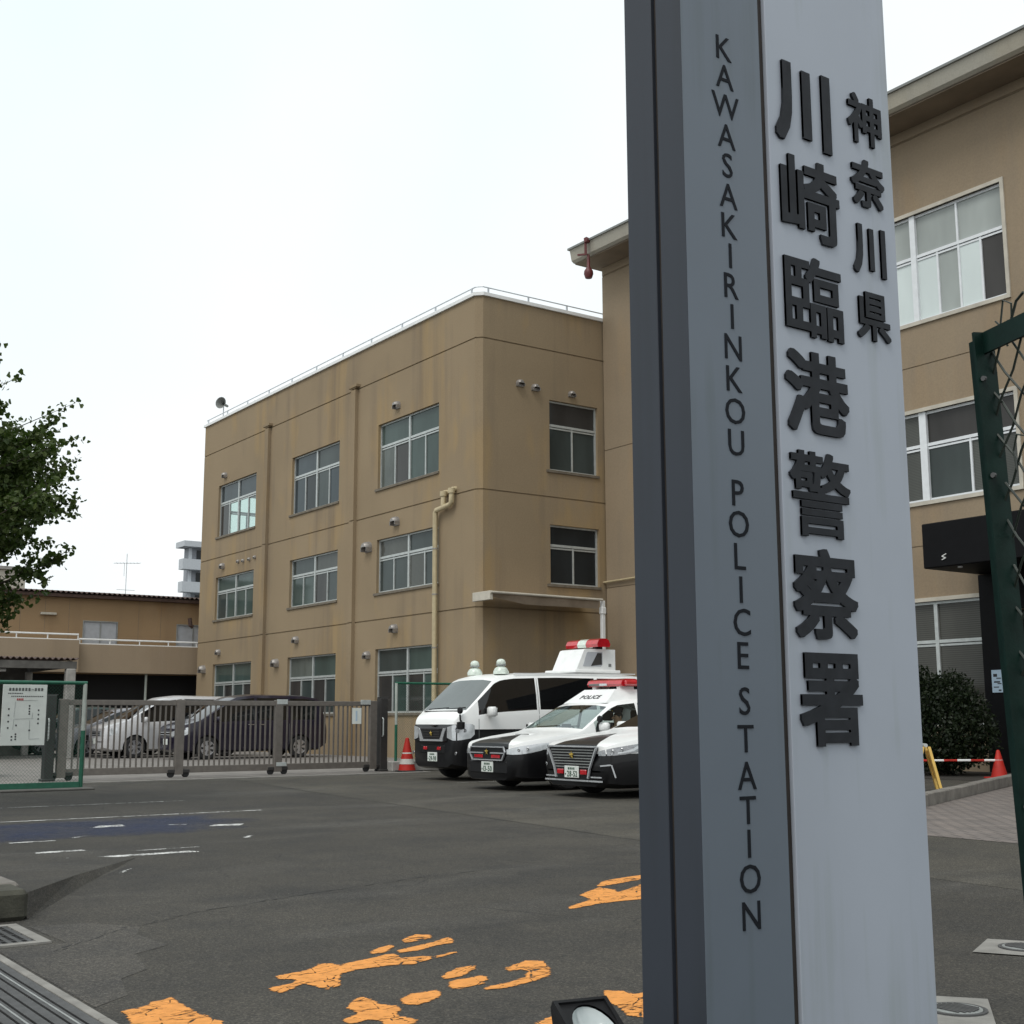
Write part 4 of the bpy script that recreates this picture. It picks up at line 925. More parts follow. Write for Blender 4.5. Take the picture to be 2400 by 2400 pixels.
# things by the entrance, half hidden by the green gate post
ub = empty('utility_box', (-14.6, 22.9, 0), label='grey cabinet with a red domed top beside the entrance pier', cat='cabinet')
MB().bbox(-.35, .35, -.18, .18, 0, 1.12, .02).build('cabinet', 'box_grey', ub); MB().lathe([(.26, 1.12), (.24, 1.2), (.13, 1.34), (.05, 1.42), (0, 1.43)], n=16).build('lamp_dome', 'cone_red', ub, smooth=40); MB().bbox(-.01, .01, -.19, -.18, .1, 1.05, .002).build('door_gap', 'ink', ub)
fp = empty('flower_pot', (-14.05, 21.95, 0), label='white flower pot with dark pink blooms beyond the red cone', cat='flower pot')
MB().lathe([(.13, 0), (.17, .3), (.18, .34), (.16, .34), (.14, .3)], n=16).build('pot', 'cone_white', fp, smooth=40); mb = MB(); leafball(mb, (0, 0, .5), (.18, .18, .15), 260, .06); mb.build('leaves', 'bush_leaf', fp, fix=False); mb = MB(); leafball(mb, (0, 0, .64), (.14, .14, .10), 160, .05, fan=True); mb.build('bloom', 'flower', fp, fix=False)
po = empty('poster', (-15.78, Y2-.135, 1.62), label='pale blue poster on the dark entrance pier', cat='poster')
MB().box(-.13, .13, -.004, .004, 0, .46).build('sheet', 'paper_blue', po)
mb = MB()
for x0, x1, za, zb in ((-.09, .0, .32, .38), (-.02, .09, .28, .30), (-.08, .06, .2, .23), (.0, .09, .17, .19), (-.09, .03, .1, .12), (.02, .08, .03, .06)): mb.box(x0, x1, -.007, -.005, za, zb)
mb.build('print', 'ink', po)

# ================================================================== ROAD PAINT
def patch(name, polys, mat, lab, cat='road marking', z=.003, group=None, step=None):
    """a thin coat of paint: a fine grid over the painted outline, each vertex knowing how deep inside the outline it lies"""
    allp = np.array([p for q in polys for p in q]); cx, cy = allp.mean(0); lo_, hi_ = allp.min(0)-.04, allp.max(0)+.04
    step = step or max(.011, math.sqrt((hi_-lo_).prod()/9000)); nx_, ny_ = [int((hi_[i]-lo_[i])/step)+2 for i in (0, 1)]
    GX_, GY_ = np.meshgrid(lo_[0]+np.arange(nx_)*step, lo_[1]+np.arange(ny_)*step, indexing='ij'); best = np.full(GX_.shape, -9.0)
    for q in polys:
        d2 = np.full(GX_.shape, 9e9); ins = np.zeros(GX_.shape, bool)
        for (x0, y0), (x1, y1) in zip(q, q[1:]+q[:1]):
            dx, dy = x1-x0, y1-y0; L2 = dx*dx+dy*dy+1e-12; u = np.clip(((GX_-x0)*dx+(GY_-y0)*dy)/L2, 0, 1); d2 = np.minimum(d2, (GX_-x0-u*dx)**2+(GY_-y0-u*dy)**2)
            if y0 != y1: ins ^= ((y0 > GY_) != (y1 > GY_)) & (GX_ < (x1-x0)*(GY_-y0)/(y1-y0)+x0)
        best = np.maximum(best, np.where(ins, 1, -1)*np.sqrt(d2))
    keep = best > -.035; cell = keep[:-1, :-1] | keep[1:, :-1] | keep[:-1, 1:] | keep[1:, 1:]; ids = np.full(GX_.shape, -1); vs, ds, fs = [], [], []
    def vid(i, j):
        if ids[i, j] < 0: ids[i, j] = len(vs); vs.append((GX_[i, j]-cx, GY_[i, j]-cy, 0)); ds.append(best[i, j])
        return int(ids[i, j])
    for i, j in zip(*np.nonzero(cell)): fs.append((vid(i, j), vid(i+1, j), vid(i+1, j+1), vid(i, j+1)))
    me = bpy.data.meshes.new(name); me.from_pydata(vs, [], fs); me.materials.append(mt(mat)); at_ = me.attributes.new('inside', 'FLOAT', 'POINT'); at_.data.foreach_set('value', [float(d) for d in ds])
    o = bpy.data.objects.new(name, me); C.objects.link(o); o.location = (cx, cy, z); return tag(o, lab, cat, group)
pA = [[(-5.392, 2.522), (-5.443, 2.711), (-5.53, 2.8), (-5.508, 2.858), (-5.426, 2.85), (-5.475, 2.922), (-5.567, 3.203), (-5.511, 3.208), (-5.455, 3.188), (-5.407, 3.321), (-5.342, 3.294), (-5.286, 3.162), (-5.322, 3.039), (-5.319, 2.863), (-5.283, 2.781), (-5.178, 2.715), (-5.048, 2.653), (-4.997, 2.569), (-5.107, 2.572), (-5.181, 2.55), (-5.07, 2.393), (-5.136, 2.378), (-5.184, 2.405), (-5.209, 2.51), (-5.28, 2.576), (-5.332, 2.504)],
      [(-5.694, 3.162), (-5.782, 3.326), (-5.737, 3.313), (-5.628, 3.2), (-5.621, 3.128)], [(-5.88, 3.449), (-5.976, 3.586), (-5.916, 3.633), (-5.835, 3.59), (-5.799, 3.481), (-5.787, 3.407)],
      [(-5.631, 3.278), (-5.728, 3.544), (-5.801, 3.672), (-5.693, 3.647), (-5.646, 3.601), (-5.638, 3.502), (-5.569, 3.343), (-5.572, 3.256)], [(-5.384, 3.333), (-5.436, 3.493), (-5.409, 3.479), (-5.349, 3.323)]]
pB = [[(-4.959, 3.116), (-5.087, 3.269), (-5.08, 3.369), (-5.014, 3.325), (-4.909, 3.167), (-4.903, 3.093)], [(-4.771, 3.033), (-4.845, 3.091), (-4.872, 3.261), (-4.796, 3.24), (-4.723, 3.178), (-4.692, 3.027), (-4.73, 3.012)],
      [(-4.954, 3.452), (-5.032, 3.621), (-4.98, 3.674), (-4.837, 3.613), (-4.696, 3.501), (-4.631, 3.344), (-4.593, 3.2), (-4.614, 3.111), (-4.657, 3.128), (-4.677, 3.282), (-4.737, 3.403), (-4.831, 3.489), (-4.878, 3.485), (-4.884, 3.415)],
      [(-4.645, 2.725), (-4.719, 2.802), (-4.728, 2.938), (-4.643, 2.907), (-4.587, 2.84), (-4.541, 2.728), (-4.578, 2.698)],
      [(-4.488, 2.38), (-4.535, 2.473), (-4.646, 2.483), (-4.733, 2.534), (-4.796, 2.624), (-4.713, 2.631), (-4.639, 2.615), (-4.569, 2.657), (-4.495, 2.625), (-4.461, 2.575), (-4.31, 2.595), (-4.282, 2.554), (-4.265, 2.448), (-4.366, 2.486), (-4.428, 2.463), (-4.41, 2.396), (-4.42, 2.364)]]
patch('painted_character', pA, 'paint_orange', 'upper worn orange painted character on the asphalt'); patch('painted_character', pB, 'paint_orange', 'middle worn orange painted character curling beside the floodlight')
patch('painted_character', [[(-5.115, 1.741), (-5.159, 1.864), (-5.203, 1.889), (-5.237, 1.987), (-5.139, 1.977), (-5.057, 1.971), (-4.903, 1.98), (-4.74, 1.989), (-4.583, 1.96), (-4.6, 1.70), (-4.73, 1.679), (-4.988, 1.732)]], 'paint_orange', 'cracked orange paint block at the bottom left edge')
patch('painted_character', [[(-6.942, 5.585), (-7.13, 5.808), (-7.217, 6.2), (-7.246, 6.429), (-7.108, 6.294), (-6.975, 5.847), (-6.899, 5.573)], [(-6.652, 5.209), (-6.878, 5.556), (-6.717, 5.549), (-6.602, 5.487), (-6.818, 5.868), (-6.932, 6.149), (-6.339, 5.631), (-6.282, 5.404), (-6.295, 5.189), (-6.251, 4.965), (-6.215, 4.796), (-6.27, 4.829), (-6.464, 5.157)]], 'paint_orange', 'farthest orange painted character disappearing behind the sign pillar')
patch('painted_character', [[(-4.30, 3.50), (-4.25, 3.56), (-4.18, 3.545), (-4.15, 3.70), (-3.936, 3.519), (-3.788, 3.345), (-3.907, 3.29), (-4.065, 3.36), (-4.19, 3.40)], [(-4.009, 2.933), (-4.085, 3.083), (-4.066, 3.185), (-3.839, 2.994), (-3.881, 2.869)]], 'paint_orange', 'orange paint remains behind the floodlight next to the pillar')
patch('bay_paint', [[(-12.6, 3.0), (-14.9, 3.0), (-14.95, 6.3), (-14.2, 5.9), (-13.9, 6.3), (-13.2, 5.5), (-12.9, 5.7), (-12.65, 4.9)]], 'paint_blue', 'faded blue disabled parking bay', 'parking bay', .002)
strip = lambda xc, y0, y1, w: [(xc-w, y0), (xc+w, y0), (xc+w, y1), (xc-w, y1)]
patch('parking_line', [strip(-15.12, 1.5, 6.85, .075)], 'paint_line', 'long white line along the far side of the blue bay', z=.004); patch('parking_line', [strip(-17.55, 3.0, 6.75, .06)], 'paint_line', 'faint white parking line nearest the gate', z=.003)
patch('parking_line', [strip(-12.52, 3.1, 3.6, .07)], 'paint_white', 'bright white dash at the near left corner of the blue bay', z=.004); patch('parking_line', [[(-12.60, 3.7), (-12.74, 3.75), (-12.93, 4.0), (-12.8, 3.99)]], 'paint_white', 'thin white dash on the near side of the blue bay', z=.004)
patch('bay_symbol', [[(-13.69, 4.2), (-13.715, 4.65), (-14.01, 4.72), (-13.99, 4.40)], [(-13.19, 5.29), (-13.04, 5.70), (-13.30, 5.82), (-13.4, 5.46)], [(-13.6, 5.0), (-13.5, 5.25), (-13.62, 5.3), (-13.7, 5.05)]], 'paint_white', 'worn white symbol patches inside the blue bay', z=.004)
patch('parking_line', [strip(-11.47, 3.06, 3.55, .09)], 'paint_white', 'short white paint dash in front of the blue bay'); patch('parking_line', [strip(-11.15, 3.8, 4.45, .05)], 'paint_white', 'thin white paint streak right of the short dash')
patch('parking_line', [strip(-10.80, 3.05, 4.30, .10)], 'paint_white', 'flaking white line nearest the kerb ramp'); patch('paint_fleck', [[(-9.6, 3.18), (-9.58, 3.25), (-9.82, 3.4), (-9.9, 3.38), (-9.77, 3.27)]], 'paint_white', 'single white paint fleck by the end of the kerb ramp')
patch('paint_fleck', [[(-11.65, 5.02), (-11.72, 5.22), (-11.93, 5.32), (-11.93, 5.2)]], 'paint_white', 'small white paint mark right of the blue bay'); patch('paint_fleck', [[(-10.04, 2.9), (-9.96, 2.97), (-10.06, 3.0), (-10.14, 2.94)], [(-9.31, 2.88), (-9.27, 2.94), (-9.37, 2.96)]], 'paint_white', 'faint white paint crumbs on the dark kerb ramp', z=.09)
patch('parking_line', [strip(-19.40, 12.40, 17.5, .055)], 'paint_line', 'white stall line between the van and the middle police car', z=.003); patch('parking_line', [strip(-16.66, 12.30, 17.5, .055)], 'paint_line', 'white stall line between the two black and white cars', z=.003)

# ================================================================== KERB, GRATES (bottom left)
kb = tag(empty('street_kerb', (-8.2, 1.5, 0)), kind='structure')
mb = MB(); mb.bbox(-8.05, -7.70, -1.4, 2.06, 0, .17, .025); mb.build('kerb_stone', 'kerb_moss', kb, world=True)
mb = MB(); mb.bbox(-8.45, -8.06, -1.4, 2.1, 0, .172, .02); mb.build('kerb_stone', 'kerb_stone', kb, world=True)
mb = MB(); rp_ = [(-7.74, 2.07), (-9.1, 2.80), (-10.6, 3.75)]; hh = (.13, .065, .002)
vs = []; 
for (x_, y_), h in zip(rp_, hh): vs += [(x_, y_, 0), (x_-.04, y_-.05, h), (x_-2.4, y_-2.6, h*.9)]
mb.add(vs, [(0, 1, 4, 3), (3, 4, 7, 6), (1, 2, 5, 4), (4, 5, 8, 7), (0, 2, 1)]); mb.build('ramp', 'asphalt', kb, world=True, fix=False)
stb = empty('bollard_stub', (-8.52, 1.86, .17), label='grey rounded concrete stub on the kerb at the left edge', cat='bollard'); MB().lathe([(.09, 0), (.09, .05), (.075, .12), (.04, .155), (0, .165)], n=16).build('stub', 'concrete', stb, smooth=50); MB().lathe([(.11, 0), (.11, .02)], n=16).build('collar', 'concrete_dark', stb)
dg = empty('drain_grate', (-7.2, 1.6, 0), label='square cast iron drain grate in a concrete frame by the kerb', cat='drain grate')
MB().box(-.30, .34, -.36, -.30, -.02, .010).box(-.30, .34, .30, .36, -.02, .010).box(.28, .34, -.30, .30, -.02, .010).box(-.36, -.30, -.36, .36, -.02, .010).build('frame', 'concrete_light', dg)
MB().box(-.30, .28, -.30, .30, .0015, .0025).build('pit', 'dark_void', dg)
gb_ = MB().box(-.30, .28, -.012, .012, .003, .010).mesh('grate_bar', 'grating')
for i in range(12): inst(gb_, 'grate_bar', dg, (0, -.275+i*.05, 0))
cb_ = MB().box(-.006, .006, -.3, .3, .003, .0085).mesh('cross_bar', 'grating')
for i in range(3): inst(cb_, 'cross_bar', dg, (-.2+i*.2, 0, 0))
ch = empty('channel_drain', (-4, 1.4, 0), label='long slotted channel drain with pale concrete edge at the lower left', cat='channel drain')
for x0 in (-7, -6, -5, -4, -3): MB().bbox(x0+.004-(-4), x0+.996+4, .215, .255, -.02, .012, .004).build('edge_stone', 'concrete_light', ch)
MB().box(-3, 2, -.62, .213, .001, .002).build('trough', 'dark_void', ch)
sl_ = MB().box(-3, 2, -.020, .020, .003, .011).mesh('slat', 'grating')
for i in range(15): inst(sl_, 'slat', ch, (0, .185-i*.052, 0))
rb_ = MB().box(-3, 2, -.004, .004, .0115, .0135).mesh('ridge', 'alu_dull')
for i in range(4): inst(rb_, 'ridge', ch, (0, .133-i*.156, 0))

# ================================================================== GINKGO TREE (left edge)
tr_ = empty('ginkgo_tree', (-18.12, 2.36, 0), label='leafy green ginkgo tree entering from the left edge', cat='tree')
rg = np.random.default_rng(3); wood = MB(); lv = []
wood.tube([(0, 0, 0), (.03, .02, 1.5), (-.02, .04, 3.2), (.02, 0, 4.6), (0, .02, 6.1)], [.17, .14, .11, .07, .02], 10)
limbs = []
for i in range(46):
    z = 1.8+3.7*(i/46)**.95; limbs.append((z, i*2.4+rg.random()*.5, max(.5, np.interp(z, [1.5, 2.0, 3.0, 4.0, 5.0, 5.6], [1.7, 2.1, 2.3, 1.9, 1.2, .5]))*(.85+.25*rg.random()), .35+.25*rg.random()))
for i in range(26):   # the side that reaches over the forecourt is the fuller one
    z = 1.95+2.5*i/26; limbs.append((z, .957+rg.uniform(-1.1, 1.1), np.interp(z, [1.7, 2.3, 3.2, 3.8, 4.4], [1.9, 2.25, 2.5, 2.2, 1.6])*(.85+.3*rg.random()), .12+.30*rg.random()))
for i in range(16):   # bare leading shoots with leaves strung along them
    z = 1.9+3.3*i/16; t = .957+rg.uniform(-.75, .75); ln = np.interp(z, [1.9, 2.8, 3.6, 4.4, 5.2], [2.5, 2.75, 2.8, 2.3, 1.6])*(.9+.2*rg.random()); d = np.array([math.cos(t), math.sin(t), .42+.2*rg.random()])
    wood.tube([tuple(np.array([0, 0, z-.2])+d*ln*s) for s in (0, .5, 1)], [.02, .012, .003], 4, caps=False)
    for s in np.linspace(.55, 1, 12): lv.append(np.array([0, 0, z-.2])+d*ln*s+rg.normal(size=(5, 3))*.035)
for z, t, ln, sl2 in limbs:
    d = np.array([math.cos(t), math.sin(t), sl2]); f_ = lambda s: np.array([0, 0, z])+d*ln*s+np.array([0, 0, .16*ln*s*s])
    wood.tube([tuple(f_(s)) for s in (0, .25, .5, .75, 1)], [.035, .026, .018, .012, .004], 5)
    for k in range(16):
        s = .15+.85*k/15; p = f_(s); tw = rg.normal(size=3); tw /= np.linalg.norm(tw); tw = tw*.8+d*.55; tl = (.6-.28*s)*(.6+.7*rg.random())
        q = p+tw*tl; wood.tube([tuple(p), tuple(q)], [.006, .0025], 4, caps=False)
        m = 54; u = rg.random(m)[:, None]; lv.append(p+tw*tl*u+rg.normal(size=(m, 3))*.045)
    m = 30; u = .8+.24*rg.random(m); lv.append(np.array([f_(s) for s in u])+rg.normal(size=(m, 3))*.045)
wood.build('trunk', 'bark', tr_, smooth=50); mb = MB(); leaves(mb, np.concatenate(lv), .062, rg, True); mb.build('crown', 'ginkgo_leaf', tr_, fix=False)
# ================================================================== VEHICLES (nose towards -Y)
def itp(tab): xs, ys_ = zip(*tab); return lambda y: float(np.interp(y, xs, ys_))
class Car:
    def __init__(s, L, W, bot, top, belt, wid, tumble, crown=.02):
        s.L, s.W, s.yf, s.yr = L, W, -L/2, L/2
        s.bot, s.top, s.belt, s.wid, s.tum, s.crown = itp(bot), itp(top), itp(belt), itp(wid), tumble, crown
    def sec(s, y):
        w, t, b = s.wid(y)*s.W/2, s.top(y), s.bot(y); sh = min(s.belt(y), t-.03); h = t-sh; xr = .985*w-s.tum*h
        X = lambda u: .985*w+(xr-.985*w)*u
        return [(0, b), (.80*w, b), (.97*w, b+.06), (w, b+.22), (1.0*w, b+(sh-b)*.62), (.995*w, sh-.05), (.985*w, sh), (X(.06), sh+h*.06), (X(.45)+.012*min(1, h*3), sh+h*.45), (X(.88), sh+h*.88), (xr-.05*w, sh+h*.975), (xr*.55, t+s.crown*.75), (0, t+s.crown)]
    def sx(s, y, z):
        p = s.sec(y)[1:11]
        for (x0, z0), (x1, z1) in zip(p, p[1:]):
            if z0 <= z <= z1 and z1 > z0: return x0+(x1-x0)*(z-z0)/(z1-z0)
        return p[-1][0] if z > p[-1][1] else p[2][0]
    def body(s, root, ys, paint, side, shield, rear, wheels, wr, gmat, smat=None):
        ys = sorted(set(round(y, 4) for y in ys)); mb = MB(); secs = [s.sec(y) for y in ys]; m = len(secs[0])
        ring = [[(x, y, z) for x, z in sc]+[(-x, y, z) for x, z in sc[-2:0:-1]] for y, sc in zip(ys, secs)]; n = len(ring[0])
        vs = [p for r in ring for p in r]; fs, mi = [], []
        for i in range(len(ys)-1):
            yc = (ys[i]+ys[i+1])/2
            for j in range(n):
                k = j if j < m-1 else n-1-j; g = 0
                if k in (7, 8) and any(a <= yc <= b for a, b in side): g = 2
                if k in (10, 11):
                    if shield[0] <= yc <= shield[1]: g = 1
                    elif rear and rear[0] <= yc <= rear[1]: g = 3
                fs.append((i*n+j, i*n+(j+1) % n, (i+1)*n+(j+1) % n, (i+1)*n+j)); mi.append(g)
        fs += [tuple(range(n)), tuple((len(ys)-1)*n+k for k in range(n))]; mi += [0, 0]
        mb.v, mb.f, mb.mi = vs, fs, mi
        o = mb.build('body', [paint, 'cut_screen', 'cut_side', 'cut_rear'], None)
        cut = MB()
        for yw in wheels:
            for sgn in (-1, 1):
                cut.lathe([(wr+.045, -.28), (wr+.045, .28)], (sgn*(s.W/2-.03), yw, wr+.0), 'x', 24)
        co_ = cut.build('cut', 'dark_void', None)
        md = o.modifiers.new('b', 'BOOLEAN'); md.object = co_; md.operation = 'DIFFERENCE'; md.solver = 'EXACT'; md.material_mode = 'TRANSFER'
        dgp = bpy.context.evaluated_depsgraph_get(); me = bpy.data.meshes.new_from_object(o.evaluated_get(dgp)); bpy.data.objects.remove(o); bpy.data.objects.remove(co_)
        mlist = [x.name for x in me.materials]; b = bmesh.new(); b.from_mesh(me)
        def take(pred, name, mats, smooth=35):
            c = b.copy(); bmesh.ops.delete(c, geom=[f for f in c.faces if not pred(f)], context='FACES')
            if not c.faces: c.free(); return None
            mm = bpy.data.meshes.new(name); 
            for f in c.faces: f.material_index = mats[1](f) if len(mats) > 1 else 0
            c.to_mesh(mm); c.free()
            for q in mats[0]: mm.materials.append(mt(q))
            mm.polygons.foreach_set('use_smooth', [True]*len(mm.polygons)); mm.set_sharp_from_angle(angle=R_(smooth))
            ob = bpy.data.objects.new(name, mm); C.objects.link(ob); ob.parent = root; return ob
        ix = lambda n_: mlist.index(n_) if n_ in mlist else 99
        dv, i1, i2, i3 = ix('dark_void'), ix('cut_screen'), ix('cut_side'), ix('cut_rear')
        bo = take(lambda f: f.material_index in (ix(paint), dv), 'body', ([paint, 'dark_void'], lambda f: 1 if f.material_index == dv else 0))
        take(lambda f: f.material_index == i1, 'windscreen', ([smat or gmat],)); take(lambda f: f.material_index == i3, 'rear_window', ([gmat],))
        for a, e in side:
            for sgn in (-1, 1): take(lambda f: f.material_index == i2 and a-.02 <= f.calc_center_median().y <= e+.02 and f.calc_center_median().x*sgn > 0, 'side_window', ([gmat],))
        b.free(); bpy.data.meshes.remove(me); s.bo = bo; return bo
    def strip(s, y, z0, z1, w=.010, off=.003, sgns=(-1, 1)):
        mb = MB()
        for sg_ in sgns:
            zs = np.linspace(z0, z1, 8); mb.grid([[(sg_*(s.sx(y+d, z)+off), y+d, z) for z in zs] for d in (-w/2, w/2)])
        return mb
    def lamp(s, path, off=.008):
        """path: list of (kind, t, zlo, zhi): 'f' at x fraction of front face, 's' at y along the side"""
        mb = MB()
        for sg_ in (-1, 1):
            P = []
            for kd, t, a, e in path:
                zs = (a, a+(e-a)*.35, a+(e-a)*.7, e)
                if kd == 'f': P.append([(sg_*t, s.yf-off, z) for z in zs])
                else: P.append([(sg_*(s.sx(t, z)+off), t-off*.6, z) for z in zs])
            mb.grid(P)
        return mb
def projectors(root, c, spots, r=.024):
    for y, z in spots:
        for sg_ in (-1, 1):
            x_ = c.sx(y, z); MB().lathe([(r, -.01), (r, .012), (r*.7, .016), (0, .010)], (0, 0, 0), 'z', 12).build('projector', 'lens_inner', root, smooth=40).matrix_local = Matrix.Translation((sg_*x_, y, z)) @ Vector((sg_*.55, -.8, .1)).to_track_quat('Z', 'Y').to_matrix().to_4x4()
def wheel_mesh(r, wd, spokes=5, mat='rim_alloy'):
    t = MB().lathe([(r*.62, -wd/2), (r*.9, -wd/2), (r*.985, -wd*.40), (r, -wd*.28), (r, wd*.28), (r*.985, wd*.40), (r*.9, wd/2), (r*.64, wd/2), (r*.60, wd*.30), (r*.60, -wd*.30), (r*.62, -wd/2)], ax='x', n=28).mesh('tyre', 'rubber', 35)
    m = MB(); m.lathe([(r*.60, -wd*.3), (r*.62, wd*.40), (r*.64, wd*.47), (r*.585, wd*.46), (r*.56, wd*.2), (r*.56, -wd*.3)], ax='x', n=28)
    for k in range(spokes):
        a = 2*math.pi*k/spokes; c_, s_ = math.cos(a), math.sin(a)
        for da in (-.13, .13): m.bar((wd*.40, c_*r*.08, s_*r*.08), (wd*.38, math.cos(a+da)*r*.58, math.sin(a+da)*r*.58), r*.12, r*.05, (1, 0, 0))
    m.lathe([(0, wd*.46), (r*.12, wd*.45), (r*.15, wd*.36), (r*.15, wd*.2)], ax='x', n=14); m = m.mesh('rim', mat, 35)
    d = MB().lathe([(0, -.01), (r*.56, -.01)], ax='x', n=20).mesh('brake', 'plastic_black'); return t, m, d
def wheels(root, W, ys, r, wd=.21, spokes=5, mat='rim_alloy'):
    t, m, d = wheel_mesh(r, wd, spokes, mat)
    for y in ys:
        for sg_ in (-1, 1):
            w = inst(t, 'wheel', root, (sg_*(W/2-wd/2-.015), y, r), 0 if sg_ > 0 else math.pi); inst(m, 'rim', w); inst(d, 'brake_disc', w)
def plate(root, yf, z, num):
    p = MB().bbox(-.165, .165, yf-.014, yf, z-.083, z+.083, .004).build('number_plate', 'paper_white', root)
    mb = MB(); w = text_on(mb, num, (0, 0, 0), (1, 0, 0), (0, 0, 1), (0, -1, 0), .078, .003, .012, .004)
    x0 = min(v[0] for v in mb.v); x1 = max(v[0] for v in mb.v); k = min(1, .235/(x1-x0)); mb.v = [(.02+(v[0]-(x0+x1)/2)*k, yf-.0145+v[1], z-.066+v[2]) for v in mb.v]
    mb.build('plate_number', 'ink_green', p, fix=False); mb = MB()
    for i in range(4): mb.box(-.08+i*.042, -.052+i*.042, yf-.0165, yf-.0145, z+.032, z+.062)
    mb.box(-.145, -.125, yf-.0165, yf-.0145, z-.045, z-.02); mb.build('plate_print', 'ink_green', p)
def emblem(root, y, z, r=.05):
    mb = MB(); n = 10; vs = [(math.sin(math.pi*k/5*1.0)*(r if k % 2 == 0 else r*.5), y, z+math.cos(math.pi*k/5)*(r if k % 2 == 0 else r*.5)) for k in range(10)]
    mb.add(vs+[(0, y-.012, z)], [(k, (k+1) % 10, 10) for k in range(10)]); mb.build('emblem', 'gold', root)
def mirror(root, c, y, z, mat, sgns=(-1, 1), r=(.10, .055, .075)):
    for sg_ in sgns:
        x = c.sx(y, z); mb = MB(); xc = sg_*(x+.12)
        mb.bbox(xc-r[0], xc+r[0], y-.05-r[1], y-.05+r[1], z+.05-r[2], z+.05+r[2], .03); mb.bar((sg_*(x-.02), y, z), (sg_*(x+.08), y-.03, z+.02), .05, .03)
        m = mb.build('mirror', mat, root, smooth=80)
        MB().box(xc-r[0]*.8, xc+r[0]*.8, y-.05+r[1], y-.05+r[1]+.003, z+.05-r[2]*.75, z+.05+r[2]*.75).build('mirror_glass', 'chrome', m)
def dense(*segs):
    out = []
    for a, b, n in segs: out += list(np.linspace(a, b, n))
    return out

# ---------------------------------------------------------------- police van
van = empty('police_van', (-20.45, 14.95, 0), label='white and black police van with two roof lanterns and a raised light box', cat='van')
cv = Car(4.70, 1.70, [(-2.35, .25), (-2.1, .20), (2.2, .24), (2.35, .34)],
         [(-2.35, .74), (-2.345, .96), (-2.32, 1.08), (-2.25, 1.17), (-2.13, 1.25), (-1.48, 1.85), (-1.32, 1.92), (-1.05, 1.955), (0, 1.99), (1.9, 1.985), (2.22, 1.955), (2.30, 1.86), (2.35, 1.2)],
         [(-2.35, .95), (-2.1, 1.15), (-1.75, 1.18), (-.5, 1.245), (2.35, 1.25)], [(-2.35, .76), (-2.31, .84), (-2.2, .92), (-2.05, .97), (-1.8, 1.0), (2.1, 1.0), (2.28, .98), (2.35, .93)], .16, .02)
cv.body(van, dense((-2.35, -2.13, 8), (-2.10, -1.50, 9), (-1.46, -.55, 9), (-.47, .9, 7), (.98, 2.1, 6), (2.2, 2.35, 4)), 'livery_van', [(-1.88, -.55), (-.47, .9), (.98, 2.1)], (-2.10, -1.50), None, (-1.44, 1.10), .33, 'car_glass', 'van_screen')
wheels(van, 1.70, (-1.44, 1.10), .33, .2, 6, 'alu')
vf = cv.yf
MB().bbox(-.50, .50, vf-.03, vf+.02, .70, .965, .02).build('grille', 'plastic_black', van)
mb = MB()
for sg_ in (-1, 1): mb.prism([(sg_*.30, .75), (sg_*.40, .75), (sg_*.50, .955), (sg_*.42, .955)], vf-.045, vf-.028, 'y')
mb.box(-.40, .40, vf-.045, vf-.029, .715, .75); mb.build('grille_chrome', 'bright_trim', van)
mb = MB()
for i in range(4): mb.box(-.28, .28, vf-.038, vf-.031, .79+i*.045, .805+i*.045)
mb.split('grille_bar', 'gate_post', van); emblem(van, vf-.05, .855, .055)
cv.lamp([('f', .50, .78, .97), ('f', .66, .74, 1.0), ('s', -2.33, .73, 1.01), ('s', -2.22, .74, 1.04), ('s', -2.05, .77, 1.03), ('s', -1.97, .84, 1.0)]).split('headlight', 'lens_clear', van, smooth=40)
mb = MB()
for sg_ in (-1, 1): mb.lathe([(0, -.006), (.032, -.005), (.036, 0)], (sg_*.74, vf+.03, .50), 'y', 12)
mb.split('fog_lamp', 'lens_inner', van, smooth=40)
MB().bbox(-.42, .42, vf-.012, vf+.02, .50, .64, .01).build('lower_grille', 'plastic_black', van); projectors(van, cv, ((-2.28, .90), (-2.16, .91)), .035)
mb = MB()
for sg_ in (-1, 1): mb.bbox(sg_*.24-.06, sg_*.24+.06, vf-.03, vf-.005, .555, .615, .008)
mb.split('red_flasher', 'lens_red', van); plate(van, vf-.002, .43, '29-98')
MB().prism([(-.12, 1.01), (.12, 1.01), (0, .975)], vf-.006, vf+.02, 'y').build('badge', 'chrome', van)
for y in (-1.88, -.51, .94): cv.strip(y, .45, 1.12).split('door_gap', 'ink_grey', van)
cv.strip(-.51, 1.12, 1.88).split('door_gap', 'ink_grey', van)
mb = MB()
for sg_ in (-1, 1):
    for y in (-.72, .12): mb.bbox(sg_*(cv.sx(y, .98)+.008)-.01, sg_*(cv.sx(y, .98)+.008)+.01, y-.11, y+.11, .935, 1.02, .008)
mb.split('door_handle', 'plastic_black', van)
mirror(van, cv, -1.62, 1.20, 'car_white', r=(.09, .07, .09))
mb = MB(); mb.tube([(.78, -2.18, 1.02), (.80, -2.26, 1.10), (.80, -2.27, 1.20)], .016, 8); mb.lathe([(.001, -.03), (.055, -.025), (.065, 0), (.055, .03), (.001, .035)], (.80, -2.27, 1.27), 'y', 14); mb.lathe([(.02, -.07), (.07, -.06), (.075, .06), (.02, .075)], (.80, -2.25, 1.00), 'z', 12); mb.build('corner_mirror', 'plastic_black', van, smooth=40)
